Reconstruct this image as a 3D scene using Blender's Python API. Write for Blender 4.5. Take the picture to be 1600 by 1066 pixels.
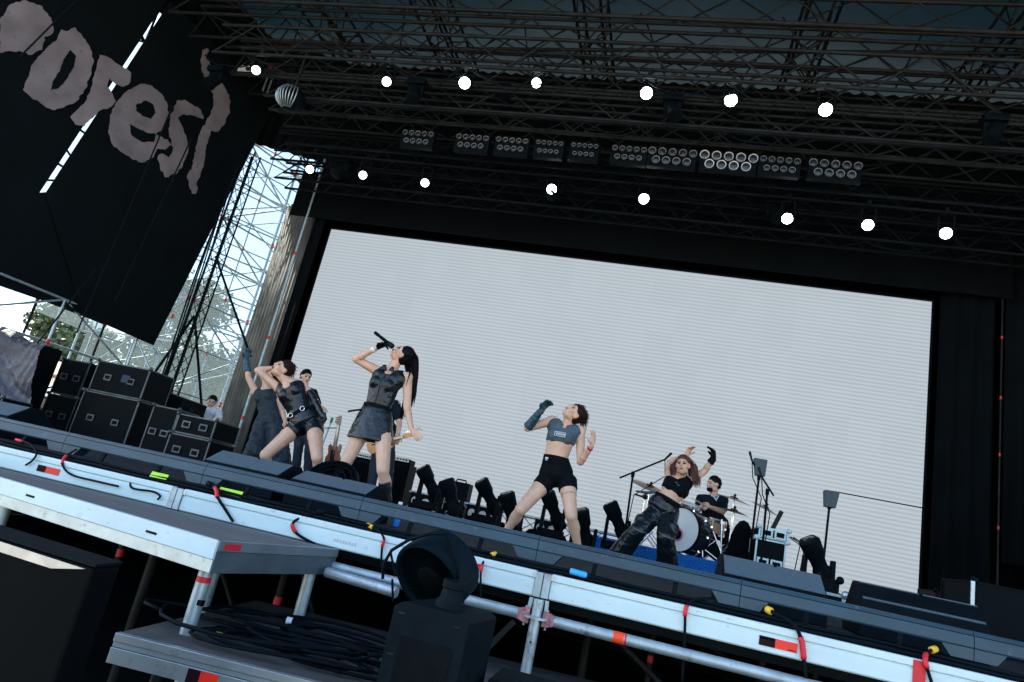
import bpy, bmesh, math, random
from mathutils import Vector, Matrix, Euler
rnd = random.Random(7)
for o in list(bpy.data.objects): bpy.data.objects.remove(o)
SC = bpy.context.scene
COL = SC.collection
V = Vector

# ------------------------------------------------------------------ camera
FPX = 1050.0                                        # focal length in photo pixels (1600 wide)
RX = V((0.96209795, 0.14715725, -0.22959156))       # world axes seen in camera space (x right, y down, z forward)
RY = V((0.17865009, 0.29598096, 0.93833865))
RZ = V((0.20603807, -0.94379024, 0.25847302))
CAMP = V((0.0, -3.2868, 0.1749))                    # origin: front edge of the stage deck
def c2w(v): return V((RX.dot(v), RY.dot(v), RZ.dot(v)))
cam = bpy.data.cameras.new('camera'); cam.sensor_width = 36.0; cam.sensor_fit = 'HORIZONTAL'
cam.lens = 36.0 * FPX / 1600.0; cam.clip_start = 0.05; cam.clip_end = 2000
camo = bpy.data.objects.new('camera', cam); COL.objects.link(camo)
r_, u_, b_ = c2w(V((1, 0, 0))), c2w(V((0, -1, 0))), c2w(V((0, 0, -1)))
camo.matrix_world = Matrix(((r_.x, u_.x, b_.x, CAMP.x), (r_.y, u_.y, b_.y, CAMP.y), (r_.z, u_.z, b_.z, CAMP.z), (0, 0, 0, 1)))
SC.camera = camo
def P(px, py, y=None, z=None, x=None):              # photo pixel -> point on a world plane
    d = c2w(V((px - 800.0, py - 533.0, FPX)))
    if y is not None: t = (y - CAMP.y) / d.y
    elif z is not None: t = (z - CAMP.z) / d.z
    else: t = (x - CAMP.x) / d.x
    return CAMP + d * t

# ------------------------------------------------------------------ light
SUN_EL, SUN_AZ = math.radians(52), math.radians(-82)   # azimuth from +y (behind the stage) towards +x
w = bpy.data.worlds.new('World'); SC.world = w; w.use_nodes = True
nt = w.node_tree; bg = nt.nodes['Background']
sky = nt.nodes.new('ShaderNodeTexSky'); sky.sky_type = 'NISHITA'; sky.sun_disc = False
sky.sun_elevation = SUN_EL; sky.sun_rotation = SUN_AZ
sky.air_density = 1.0; sky.dust_density = 1.3; sky.ozone_density = 1.0
nt.links.new(sky.outputs[0], bg.inputs[0]); bg.inputs[1].default_value = 0.15
sl = bpy.data.lights.new('sun', 'SUN'); sl.energy = 5.0; sl.angle = math.radians(0.55); sl.color = (1.0, 0.95, 0.86)
so = bpy.data.objects.new('sun', sl); COL.objects.link(so)
sd = V((math.sin(SUN_AZ) * math.cos(SUN_EL), math.cos(SUN_AZ) * math.cos(SUN_EL), math.sin(SUN_EL)))
so.rotation_euler = sd.to_track_quat('Z', 'Y').to_euler(); so.location = (0, 0, 30)
SC.view_settings.view_transform = 'Standard'; SC.view_settings.look = 'None'
SC.view_settings.gamma = 1.0; SC.view_settings.use_curve_mapping = False
EXPO = 2.0
SC.view_settings.exposure = EXPO
EV = 2.0 ** EXPO
SC.render.engine = 'CYCLES'
SC.cycles.use_denoising = True
try: SC.cycles.denoiser = 'OPENIMAGEDENOISE'
except Exception: pass
SC.cycles.max_bounces = 8; SC.cycles.diffuse_bounces = 4; SC.cycles.glossy_bounces = 3
SC.cycles.transparent_max_bounces = 12; SC.cycles.sample_clamp_indirect = 4.0
SC.cycles.caustics_reflective = False; SC.cycles.caustics_refractive = False

# ------------------------------------------------------------------ materials
MATS = {}
def mat(name, col, rough=0.6, metal=0.0, var=0.15, scale=6.0, bump=0.0, bscale=40.0, coat=0.0, spec=None, stretch=None, wear=None):
    if name in MATS: return MATS[name]
    if spec is None: spec = 0.05 if max(col) < 0.03 else 0.45
    m = bpy.data.materials.new(name); m.use_nodes = True; n = m.node_tree; b = n.nodes['Principled BSDF']
    L = n.links.new
    geo = n.nodes.new('ShaderNodeNewGeometry'); pos = geo.outputs['Position']
    if stretch:
        mp = n.nodes.new('ShaderNodeMapping'); mp.inputs['Scale'].default_value = stretch; L(pos, mp.inputs[0]); pos = mp.outputs[0]
    no = n.nodes.new('ShaderNodeTexNoise'); no.inputs['Scale'].default_value = scale; no.inputs['Detail'].default_value = 5
    L(pos, no.inputs['Vector'])
    cr = n.nodes.new('ShaderNodeValToRGB'); L(no.outputs[0], cr.inputs[0])
    lo = [max(0, c * (1 - var)) for c in col]; hi = [min(1, c * (1 + var)) for c in col]
    cr.color_ramp.elements[0].color = (*lo, 1); cr.color_ramp.elements[0].position = 0.3
    cr.color_ramp.elements[1].color = (*hi, 1); cr.color_ramp.elements[1].position = 0.7
    out = cr.outputs[0]
    if wear:                                        # scratches / grime: wear = (colour, amount, scale)
        n2 = n.nodes.new('ShaderNodeTexNoise'); n2.inputs['Scale'].default_value = wear[2]; n2.inputs['Detail'].default_value = 8
        n2.inputs['Roughness'].default_value = 0.7; L(pos, n2.inputs['Vector'])
        r2 = n.nodes.new('ShaderNodeValToRGB'); L(n2.outputs[0], r2.inputs[0])
        r2.color_ramp.elements[0].position = 0.62 - wear[1]; r2.color_ramp.elements[0].color = (0, 0, 0, 1)
        r2.color_ramp.elements[1].position = 0.70; r2.color_ramp.elements[1].color = (1, 1, 1, 1)
        mx = n.nodes.new('ShaderNodeMixRGB'); L(r2.outputs[0], mx.inputs[0]); L(out, mx.inputs[1]); mx.inputs[2].default_value = (*wear[0], 1)
        out = mx.outputs[0]
    L(out, b.inputs['Base Color'])
    b.inputs['Roughness'].default_value = rough; b.inputs['Metallic'].default_value = metal
    b.inputs['Specular IOR Level'].default_value = spec; b.inputs['Coat Weight'].default_value = coat
    if bump:
        n3 = n.nodes.new('ShaderNodeTexNoise'); n3.inputs['Scale'].default_value = bscale; n3.inputs['Detail'].default_value = 4
        L(pos, n3.inputs['Vector'])
        bp = n.nodes.new('ShaderNodeBump'); bp.inputs['Strength'].default_value = bump; bp.inputs['Distance'].default_value = 0.02
        L(n3.outputs[0], bp.inputs['Height']); L(bp.outputs[0], b.inputs['Normal'])
    MATS[name] = m; return m
def emit(name, col, strength):
    if name in MATS: return MATS[name]
    m = bpy.data.materials.new(name); m.use_nodes = True; b = m.node_tree.nodes['Principled BSDF']
    b.inputs['Base Color'].default_value = (0.02, 0.02, 0.02, 1)
    b.inputs['Emission Color'].default_value = (*col, 1); b.inputs['Emission Strength'].default_value = strength
    MATS[name] = m; return m
def fabric_thin(name, col, trans, tcol):            # cloth that lets some light through
    m = mat(name, col, 0.85, var=0.2, scale=1.5, bump=0.25, bscale=3.0, spec=0.2); n = m.node_tree
    b = n.nodes['Principled BSDF']; out = n.nodes['Material Output']
    t = n.nodes.new('ShaderNodeBsdfTranslucent'); t.inputs[0].default_value = (*tcol, 1)
    mx = n.nodes.new('ShaderNodeMixShader'); mx.inputs[0].default_value = trans
    n.links.new(b.outputs[0], mx.inputs[1]); n.links.new(t.outputs[0], mx.inputs[2]); n.links.new(mx.outputs[0], out.inputs[0])
    return m
M_BLACK = mat('black_paint', (0.0018, 0.0042, 0.0055), 0.55, var=0.3, scale=9, wear=((0.015, 0.02, 0.022), 0.01, 25))
M_CLOTH = mat('black_drape', (0.0014, 0.003, 0.004), 0.95, var=0.3, scale=2, bump=0.3, bscale=5, spec=0.1)
M_GREYCLOTH = mat('grey_drape', (0.13, 0.13, 0.12), 0.95, var=0.3, scale=2, bump=0.3, bscale=5, spec=0.1)
M_RAIL = mat('rail_paint', (0.012, 0.042, 0.062), 0.5, var=0.18, scale=4, wear=((0.05, 0.085, 0.10), 0.02, 30))
M_WEDGE = mat('wedge_grille', (0.068, 0.105, 0.125), 0.75, var=0.12, scale=60, bump=0.35, bscale=260)
M_WEDGEB = mat('wedge_box', (0.0022, 0.0055, 0.008), 0.6, var=0.25, scale=10, bump=0.2, bscale=150)
M_WHITE = mat('white_beam', (0.50, 0.645, 0.655), 0.42, 0.0, var=0.07, scale=3, wear=((0.30, 0.36, 0.36), 0.02, 16), stretch=(1, 2, 3))
M_ALU = mat('aluminium', (0.38, 0.47, 0.50), 0.38, 0.75, var=0.12, scale=8, wear=((0.22, 0.23, 0.23), 0.05, 18))
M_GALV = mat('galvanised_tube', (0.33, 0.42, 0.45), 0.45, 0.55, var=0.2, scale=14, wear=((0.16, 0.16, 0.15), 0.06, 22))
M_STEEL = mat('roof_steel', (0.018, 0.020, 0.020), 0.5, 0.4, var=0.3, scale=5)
M_DARKSTEEL = mat('dark_truss', (0.006, 0.009, 0.011), 0.6, 0.2, var=0.3, scale=5)
M_CHROME = mat('chrome', (0.75, 0.75, 0.75), 0.15, 1.0, var=0.05)
M_PLY = mat('stage_plywood', (0.105, 0.112, 0.113), 0.7, var=0.25, scale=5, stretch=(1, 9, 1), wear=((0.05, 0.05, 0.05), 0.10, 9), bump=0.1, bscale=60)
M_DECK = mat('stage_deck_top', (0.016, 0.022, 0.025), 0.75, var=0.25, scale=6, wear=((0.12, 0.12, 0.12), 0.05, 12))
M_RED = mat('red_tape', (0.55, 0.012, 0.022), 0.5, var=0.1)
M_REDHOT = mat('red_sticker', (0.75, 0.02, 0.008), 0.45, var=0.05)
M_LIME = mat('lime_label', (0.36, 0.72, 0.03), 0.6, var=0.06)
M_YEL = mat('yellow_plug', (0.70, 0.42, 0.03), 0.45, var=0.1)
M_BLUEPLUG = mat('blue_plug', (0.03, 0.36, 0.70), 0.4, var=0.1)
M_CABLE = mat('cable_rubber', (0.002, 0.0055, 0.008), 0.55, var=0.2)
M_CASE = mat('case_laminate', (0.002, 0.004, 0.0055), 0.5, var=0.2, scale=12)
M_BLUEFUR = mat('blue_carpet', (0.03, 0.24, 0.72), 0.95, var=0.45, scale=55, bump=1.0, bscale=120, spec=0.1)
M_WHITEPLAIN = mat('white_plain', (0.72, 0.73, 0.72), 0.5, var=0.05)
M_LENS = emit('lamp_lens_lit', (0.90, 1.0, 0.97), 9.0)
M_LENSDIM = emit('lamp_lens_small', (0.90, 1.0, 0.98), 3.0)
M_GLASS = mat('dark_glass', (0.015, 0.02, 0.025), 0.08, var=0.1, coat=0.6)

# ------------------------------------------------------------------ mesh helpers
def org(o):
    v = V((0, 0, 0))
    while o is not None: v += o.location; o = o.parent
    return v
def pix(v):                                          # world point -> photo pixel
    d = V(v) - CAMP; q = RX * d.x + RY * d.y + RZ * d.z
    return 800.0 + FPX * q.x / q.z, 533.0 + FPX * q.y / q.z
def thing(name, label, cat, loc=(0, 0, 0), group=None):
    o = bpy.data.objects.new(name, None); COL.objects.link(o); o.location = loc; o.empty_display_size = 0.1
    o['label'] = label; o['category'] = cat
    if group: o['group'] = group
    return o
def tag(o, label, cat, group=None):
    o['label'] = label; o['category'] = cat
    if group: o['group'] = group
    return o
def structure(o): o['kind'] = 'structure'; return o
class MB:
    def __init__(s): s.v = []; s.f = []
    def add(s, vs, fs):
        k = len(s.v); s.v += [V(a) for a in vs]; s.f += [tuple(i + k for i in f) for f in fs]; return s
    def box(s, c, size, rot=None):
        c = V(c); h = V(size) * 0.5; M = rot if rot is not None else Matrix.Identity(3)
        vs = [c + M @ V((sx * h.x, sy * h.y, sz * h.z)) for sz in (-1, 1) for sy in (-1, 1) for sx in (-1, 1)]
        return s.add(vs, [(0, 2, 3, 1), (4, 5, 7, 6), (0, 1, 5, 4), (2, 6, 7, 3), (0, 4, 6, 2), (1, 3, 7, 5)])
    def span(s, a, b):
        a, b = V(a), V(b); return s.box((a + b) / 2, [abs(b[i] - a[i]) for i in range(3)])
    def rings(s, rings, cap=True, closed=True):
        k = len(s.v); n = len(rings[0])
        for r in rings: s.v += [V(p) for p in r]
        for i in range(len(rings) - 1):
            for j in range(n if closed else n - 1):
                a = k + i * n + j; b = k + i * n + (j + 1) % n
                s.f.append((a, b, b + n, a + n))
        if cap and closed:
            s.f.append(tuple(k + j for j in range(n - 1, -1, -1))); s.f.append(tuple(k + (len(rings) - 1) * n + j for j in range(n)))
        return s
    def tube(s, p, q, r0, r1=None, n=10, cap=True):
        p, q = V(p), V(q); r1 = r0 if r1 is None else r1; d = (q - p)
        if d.length < 1e-6: return s
        d.normalize(); a = d.orthogonal().normalized(); b = d.cross(a)
        cs = [(math.cos(2 * math.pi * i / n), math.sin(2 * math.pi * i / n)) for i in range(n)]
        return s.rings([[p + (a * x + b * y) * r0 for x, y in cs], [q + (a * x + b * y) * r1 for x, y in cs]], cap)
    def lathe(s, o, axis, prof, n=20, cap=True):      # prof: (radius, distance along axis)
        o = V(o); d = V(axis).normalized(); a = d.orthogonal().normalized(); b = d.cross(a)
        cs = [(math.cos(2 * math.pi * i / n), math.sin(2 * math.pi * i / n)) for i in range(n)]
        return s.rings([[o + d * h + (a * x + b * y) * r for x, y in cs] for r, h in prof], cap)
    def path(s, pts, r, n=8, cap=True):
        pts = [V(p) for p in pts]; R = []; ref = None
        for i, p in enumerate(pts):
            d = (pts[min(i + 1, len(pts) - 1)] - pts[max(i - 1, 0)]).normalized()
            a = d.orthogonal().normalized() if ref is None else (ref - d * ref.dot(d)).normalized()
            ref = a; b = d.cross(a); rr = r[i] if isinstance(r, (list, tuple)) else r
            R.append([p + (a * math.cos(2 * math.pi * k / n) + b * math.sin(2 * math.pi * k / n)) * rr for k in range(n)])
        return s.rings(R, cap)
    def prism(s, poly, d):
        poly = [V(p) for p in poly]; d = V(d); n = len(poly)
        return s.add(poly + [p + d for p in poly], [tuple(range(n - 1, -1, -1)), tuple(range(n, 2 * n))] + [(i, (i + 1) % n, n + (i + 1) % n, n + i) for i in range(n)])
    def ball(s, c, rad, M=None, nu=14, nv=9):
        c = V(c); rad = V((rad, rad, rad)) if not hasattr(rad, '__len__') else V(rad); M = M or Matrix.Identity(3)
        vs = [c + M @ V((0, 0, rad.z))]
        for i in range(1, nv):
            t = math.pi * i / nv
            vs += [c + M @ V((rad.x * math.sin(t) * math.cos(2 * math.pi * j / nu), rad.y * math.sin(t) * math.sin(2 * math.pi * j / nu), rad.z * math.cos(t))) for j in range(nu)]
        vs.append(c + M @ V((0, 0, -rad.z))); fs = []
        for j in range(nu): fs.append((0, 1 + j, 1 + (j + 1) % nu))
        for i in range(nv - 2):
            for j in range(nu):
                a = 1 + i * nu + j; b = 1 + i * nu + (j + 1) % nu; fs.append((a, a + nu, b + nu, b))
        e = len(vs) - 1
        for j in range(nu): fs.append((e, 1 + (nv - 2) * nu + (j + 1) % nu, 1 + (nv - 2) * nu + j))
        return s.add(vs, fs)
    def capsule(s, a, b, ra, rb):
        s.tube(a, b, ra, rb, 12); s.ball(a, ra, None, 12, 8); s.ball(b, rb, None, 12, 8); return s
    def build(s, name, m, parent=None, smooth=False, bevel=0.0, kind=None, angle=None):
        off = org(parent) if parent else V((0, 0, 0))
        me = bpy.data.meshes.new(name); me.from_pydata([p - off for p in s.v], [], s.f); me.update()
        bm = bmesh.new(); bm.from_mesh(me); bmesh.ops.recalc_face_normals(bm, faces=bm.faces); bm.to_mesh(me); bm.free()
        return link(name, me, m, parent, smooth, bevel, kind)
def link(name, me, m, parent=None, smooth=False, bevel=0.0, kind=None):
    o = bpy.data.objects.new(name, me); COL.objects.link(o)
    if m is not None:
        if len(me.materials) == 0: me.materials.append(m)
    if parent is not None: o.parent = parent
    if smooth:
        for p in me.polygons: p.use_smooth = True
        if smooth == 'auto':
            try: me.set_sharp_from_angle(angle=math.radians(38))
            except Exception: pass
    if bevel:
        bv = o.modifiers.new('bevel', 'BEVEL'); bv.width = bevel; bv.segments = 2; bv.limit_method = 'ANGLE'
    if kind: o['kind'] = kind
    return o
UNIT = {}
def bar(name, p, q, r, m, parent, n=8):              # a round bar: one shared unit cylinder per material
    key = (m.name, n)
    if key not in UNIT:
        b = MB().tube((0, 0, 0), (0, 0, 1), 1.0, 1.0, n); me = bpy.data.meshes.new('round_bar'); me.from_pydata(b.v, [], b.f)
        for i, pl in enumerate(me.polygons): pl.use_smooth = len(pl.vertices) == 4
        me.materials.append(m); UNIT[key] = me
    p, q = V(p), V(q); d = q - p
    o = bpy.data.objects.new(name, UNIT[key]); COL.objects.link(o)
    off = org(parent) if parent else V((0, 0, 0)); o.parent = parent
    o.matrix_basis = Matrix.Translation(p - off) @ d.to_track_quat('Z', 'Y').to_matrix().to_4x4() @ Matrix.Diagonal((r, r, d.length, 1))
    return o
def truss(name, label, p0, p1, w, h, bay, rc, rb, m, group=None, up=V((0, 0, 1))):
    p0, p1 = V(p0), V(p1); t = thing(name, label, 'truss', p0, group)
    d = (p1 - p0); L = d.length; d.normalize(); s = d.cross(up).normalized(); u = s.cross(d).normalized()
    cs = [(-w / 2, -h / 2), (w / 2, -h / 2), (w / 2, h / 2), (-w / 2, h / 2)]
    for a, b in cs: bar('chord', p0 + s * a + u * b, p1 + s * a + u * b, rc, m, t)
    n = max(2, int(L / bay)); st = L / n
    for k in range(4):
        A = s * cs[k][0] + u * cs[k][1]; B = s * cs[(k + 1) % 4][0] + u * cs[(k + 1) % 4][1]
        for i in range(n):
            e, f = (A, B) if i % 2 == 0 else (B, A)
            bar('brace', p0 + d * (i * st) + e, p0 + d * ((i + 1) * st) + f, rb, m, t, 6)
    return t
# ================================================================== SETTING
GZ = -1.55                                           # ground level below the deck
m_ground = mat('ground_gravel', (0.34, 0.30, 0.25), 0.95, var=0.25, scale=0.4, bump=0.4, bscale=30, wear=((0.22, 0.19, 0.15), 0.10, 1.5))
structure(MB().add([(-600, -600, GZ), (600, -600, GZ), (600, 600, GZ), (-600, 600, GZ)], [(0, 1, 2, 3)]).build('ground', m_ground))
structure(MB().add([(-14, -3.6, GZ + .004), (9, -3.6, GZ + .004), (9, 9.8, GZ + .004), (-14, 9.8, GZ + .004)], [(0, 1, 2, 3)]).build('ground_shade_sheet', mat('ground_shade_dark', (0.006, 0.009, 0.010), 0.9, var=0.4, scale=3)))  # added dark sheet that puts the understage shade on the ground
# stage deck of 2 x 1 m panels
deck = structure(MB().span((-12.4, 0.06, -0.16), (7.6, 9.96, -0.045)).build('stage_deck', M_BLACK))
pan = MB().span((0.004, 0.004, -0.04), (1.996, 0.996, 0.0)); pme = None
for i in range(10):
    for j in range(10):
        x = -12.4 + 2.0 * i
        if pme is None:
            o = pan.build('deck_panel', M_DECK, deck, bevel=0.0); pme = o.data
        else:
            o = bpy.data.objects.new('deck_panel', pme); COL.objects.link(o); o.parent = deck
        o.location = (x, 0.012 + 1.0 * j, -0.001 * ((i * 7 + j * 3) % 3))

# ---- white edge beams of the front deck modules
JX = [-8.37, -6.38, -4.39, -2.40, -0.41, 1.58, 3.57, 5.56]
prof = [(0.012, -0.001), (-0.030, -0.001), (-0.034, -0.006), (-0.034, -0.030), (-0.026, -0.034), (-0.026, -0.040), (-0.031, -0.043), (-0.031, -0.108), (-0.024, -0.114), (0.012, -0.114)]
for k in range(len(JX) - 1):
    a, b = JX[k] + 0.038, JX[k + 1] - 0.038
    who = ['beside the flight case stacks', 'behind the left wooden platform', 'above the wooden platform with looped cables', 'behind the drum fan', 'with the red and black sticker', 'with a band of red tape', 'beyond the last monitor wedge'][k]
    t = thing('deck_beam', 'white aluminium stage edge beam ' + who, 'beam', (a, 0, 0), 'white edge beams along the stage front')
    MB().rings([[V((x, y, z)) for y, z in prof] for x in (a, b)]).build('profile', M_WHITE, t, bevel=0.0015)
    for x in (a + 0.002, b - 0.002):
        MB().span((x - 0.012, -0.0362, -0.030), (x + 0.012, -0.0342, -0.006)).build('end_plate', M_ALU, t)
# stickers on the beams
def sticker(name, label, x0, x1, z0, z1, m, sub=None, y=-0.0322):
    t = thing(name, label, 'sticker', ((x0 + x1) / 2, y, z0))
    MB().span((x0, y - 0.0012, z0), (x1, y + 0.0006, z1)).build('backing', m, t)
    for (a, b, c, d, mm) in (sub or []): MB().span((x0 + (x1 - x0) * a, y - 0.002, z0 + (z1 - z0) * b), (x0 + (x1 - x0) * c, y - 0.0012, z0 + (z1 - z0) * d)).build('print', mm, t)
    return t
pA, pB = P(1186, 1000, y=-0.032), P(1246, 1012, y=-0.032)
sticker('deck_sticker', 'black and red printed sticker on the white edge beam', pA.x, pB.x, -0.088, -0.050, M_REDHOT,
        [(0.0, 0.0, 0.42, 1.0, mat('sticker_black', (0.012, 0.006, 0.008), 0.5)), (0.03, 0.70, 0.24, 0.84, M_REDHOT), (0.28, 0.70, 0.38, 0.84, M_REDHOT), (0.76, 0.1, 0.96, 0.2, MATS['sticker_black'])])
pA, pB = P(62, 722, y=-0.032), P(97, 728, y=-0.032)
sticker('deck_sticker', 'red sticker with dark end on the beam beside the wooden platform', pA.x, pB.x, -0.085, -0.050, M_REDHOT, [(0.0, 0.0, 0.38, 1.0, MATS['sticker_black'])])
pA, pB = P(731, 890, y=-0.032), P(748, 893, y=-0.032)
sticker('deck_sticker', 'red lettered tag on the white beam beside the drum fan', pA.x, pB.x, -0.085, -0.012, M_RED, [(0.1, 0.2, 0.9, 0.34, M_WHITEPLAIN), (0.1, 0.46, 0.9, 0.56, M_WHITEPLAIN)])
pA, pB = P(1426, 1045, y=-0.032), P(1446, 1049, y=-0.032)
sticker('tape_band', 'wide red tape band wrapped round the white beam', pA.x, pB.x, -0.113, -0.004, M_RED, None, -0.0352)
pA = P(535, 850, y=-0.032)
t = thing('ink_stamp', 'faint grey stamped lettering on the white beam', 'stamp', (pA.x, -0.033, -0.08))
for k in range(8): MB().span((pA.x - 0.05 + k * 0.016, -0.0322, -0.083), (pA.x - 0.041 + k * 0.016, -0.0314, -0.071 + 0.004 * (k % 2))).build('letter', mat('grey_ink', (0.42, 0.45, 0.45), 0.6), t)

# ---- deck joints, standards, ledger
def deck_joint(x, label, full):
    t = thing('scaffold_standard', label, 'scaffold', (x, 0.0, GZ), 'scaffold standards at the beam joints')
    for s in (-1, 1):
        MB().span((x + s * 0.019 - 0.017, -0.040, -0.112), (x + s * 0.019 + 0.017, -0.002, -0.004)).build('head_bracket', M_GALV, t, bevel=0.002)
        MB().prism([(x + s * 0.028, -0.040, -0.118), (x + s * 0.045, -0.040, -0.118), (x + s * 0.050, -0.040, -0.185), (x + s * 0.034, -0.040, -0.200)], (0, 0.006, 0)).build('gusset_plate', M_ALU, t)
    bar('tube', (x, -0.045, GZ), (x, -0.045, -0.118), 0.0242, M_GALV if full else M_STEEL, t, 16)  # same galvanised tubes, darker steel colour stands in for shade under the deck
    bar('jack_screw', (x, -0.020, -0.118), (x, -0.020, -0.108), 0.017, M_STEEL, t, 12)
    z = -0.196
    MB().lathe((x, -0.045, z - 0.005), (0, 0, 1), [(0.026, 0), (0.060, 0.0005), (0.060, 0.0095), (0.026, 0.010)], 20).build('rosette', M_GALV, t)
    for s in (-1, 1):
        MB().rings([[V((x + s * d, -0.045 + wy, z + wz)) for wy, wz in ((-r, -h), (r, -h), (r, h), (-r, h))] for d, r, h in ((0.030, 0.012, 0.034), (0.052, 0.020, 0.032), (0.084, 0.024, 0.022))]).build('ledger_head', mat('coupler_red', (0.34, 0.16, 0.17), 0.5, 0.3, var=0.5, scale=60), t, bevel=0.003)
        MB().span((x + s * 0.050 - 0.004, -0.050, z - 0.045), (x + s * 0.050 + 0.004, -0.040, z + 0.040)).build('wedge_pin', M_GALV, t)
    if full:
        for zz in (-0.30, -0.55): MB().lathe((x, -0.0695, zz), (0, -1, 0), [(0.005, 0), (0.005, 0.001)], 8).build('pin_hole', M_BLACK, t)
    return t
for k, x in enumerate(JX[:-1]):
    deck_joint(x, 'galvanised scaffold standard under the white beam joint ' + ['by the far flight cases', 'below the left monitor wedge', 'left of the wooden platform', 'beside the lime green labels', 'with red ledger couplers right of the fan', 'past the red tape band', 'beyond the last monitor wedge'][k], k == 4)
for k in range(len(JX) - 2):
    a, b = JX[k] + 0.082, JX[k + 1] - 0.082
    t = thing('ledger_tube', 'galvanised scaffold ledger tube under the stage edge ' + ['by the far flight cases', 'below the left wedge', 'behind the wooden platform', 'passing behind the drum fan', 'with an orange red tape band', 'past the red taped beam'][k], 'scaffold', (a, -0.045, -0.196), 'ledger tubes under the stage edge')
    bar('tube', (a, -0.045, -0.196), (b, -0.045, -0.196), 0.0242, M_GALV, t, 16)
    if k == 4:
        q = P(967, 998, y=-0.06).x
        MB().tube((q - 0.026, -0.045, -0.196), (q + 0.02, -0.045, -0.196), 0.0250, None, 16).build('tape_band', mat('orange_tape', (0.85, 0.06, 0.012), 0.5, var=0.05), t, 'auto')
        MB().tube((q + 0.024, -0.045, -0.196), (q + 0.032, -0.045, -0.196), 0.0248, None, 16).build('tape_band', M_RED, t, 'auto')
# under-stage legs and braces deeper in
for i, (x, y) in enumerate([(-2.2, 1.0), (-1.15, 1.0), (-0.22, 0.95), (0.75, 1.05), (1.8, 1.0), (-1.7, 2.6), (0.2, 2.6), (1.4, 2.6), (-3.6, 1.2), (2.9, 1.4)]):
    t = thing('support_post', 'thin steel stage leg with a red tape band under the deck', 'stage leg', (x, y, GZ), 'taped legs standing under the stage')
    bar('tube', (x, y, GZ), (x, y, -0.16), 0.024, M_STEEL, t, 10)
    MB().tube((x, y, -0.62), (x, y, -0.57), 0.0255, None, 12).build('tape_band', M_RED, t, 'auto')
for i, (a, b) in enumerate([((-1.9, 0.5, -0.25), (-1.1, 0.5, -1.4)), ((-0.1, 0.35, -0.22), (0.55, 0.35, -0.62)), ((0.5, 1.6, -0.3), (1.9, 1.6, -0.75)), ((-1.2, 0.9, -0.3), (-0.2, 0.9, -1.3)), ((-2.6, 0.6, -0.2), (-1.8, 0.6, -1.2)), ((0.7, 2.0, -0.55), (2.4, 2.0, -0.5))]):
    t = thing('diagonal_brace', 'slim diagonal steel brace between the understage legs' if i != 1 else 'diagonal steel brace with red taped end under the stage', 'brace', a, 'diagonal braces under the stage')
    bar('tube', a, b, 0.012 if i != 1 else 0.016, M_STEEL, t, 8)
    if i == 1: MB().tube(V(a).lerp(V(b), 0.85), b, 0.020, None, 10).build('tape_band', M_RED, t, 'auto')
MB().span((-12.4, 9.9, GZ), (7.6, 9.94, -0.17)).build('stage_skirt', M_CLOTH)
tag(bpy.data.objects['stage_skirt'], 'black cloth skirt closing the back of the stage underside', 'skirt')
for sx, nm in ((-12.44, 'left'), (7.62, 'right')):
    tag(MB().span((sx, 0.3, GZ), (sx + 0.03, 9.9, -0.17)).build('stage_skirt', M_CLOTH), 'black cloth skirt along the %s stage side' % nm, 'skirt')

# ---- front rail: 0.93 m units with a lower hood at each joint, carried on small brackets
HX = [-3.27 + 0.932 * (i - 5) for i in range(14)]
for i in range(len(HX) - 1):
    a, b = HX[i] + 0.0015, HX[i + 1] - 0.0015
    near = 'front edge rail housing segment on the stage lip'
    t = thing('front_rail', 'long blue grey ' + near, 'rail', (a, 0.06, 0), 'blue grey rail segments along the stage lip')
    pr = [(0.045, 0.083), (0.040, 0.090), (0.046, 0.134), (0.060, 0.1525), (0.150, 0.1535), (0.155, 0.148), (0.155, 0.083)]
    MB().rings([[V((x, y, z)) for y, z in pr] for x in (a, b)]).build('housing', M_RAIL, t, bevel=0.001)
    MB().span((a + 0.002, 0.0452, 0.1335), (b - 0.002, 0.0475, 0.1365)).build('trim_line', M_BLACK, t)
    hw = 0.115
    MB().prism([(a, 0.0430, 0.0835), (a, 0.0430, 0.0380), (a + hw - 0.03, 0.0430, 0.0380), (a + hw + 0.005, 0.0430, 0.0835)], (0, 0.075, 0)).build('hood', M_RAIL, t)
    MB().prism([(b, 0.0430, 0.0835), (b - hw - 0.005, 0.0430, 0.0835), (b - hw + 0.03, 0.0430, 0.0380), (b, 0.0430, 0.0380)], (0, 0.075, 0)).build('hood', M_RAIL, t)
    for fx in (0.30, 0.70):
        x = a + (b - a) * fx
        MB().prism([(x - 0.010, 0.048, 0.0825), (x + 0.012, 0.048, 0.0825), (x + 0.004, 0.030, 0.001), (x - 0.014, 0.030, 0.001)], (0, 0.012, 0)).build('bracket', M_BLACK, t)
        MB().span((x - 0.03, 0.026, 0.0008), (x + 0.02, 0.10, 0.004)).build('foot_plate', M_BLACK, t)
# cables lying along the lip
for k, (yy, zz, rr) in enumerate([(0.012, 0.011, 0.009), (0.034, 0.011, 0.008), (0.10, 0.011, 0.010), (0.022, 0.027, 0.008)]):
    pts = [V((-8 + 0.25 * i, yy + 0.008 * math.sin(i * 1.7 + k), zz + 0.004 * math.sin(i * 2.3 + k * 2))) for i in range(54)]
    tag(MB().path(pts, rr, 6).build('power_cable', M_CABLE, None, True), 'black power cable running along the stage lip under the rail', 'cable', 'cables along the stage lip')
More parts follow.
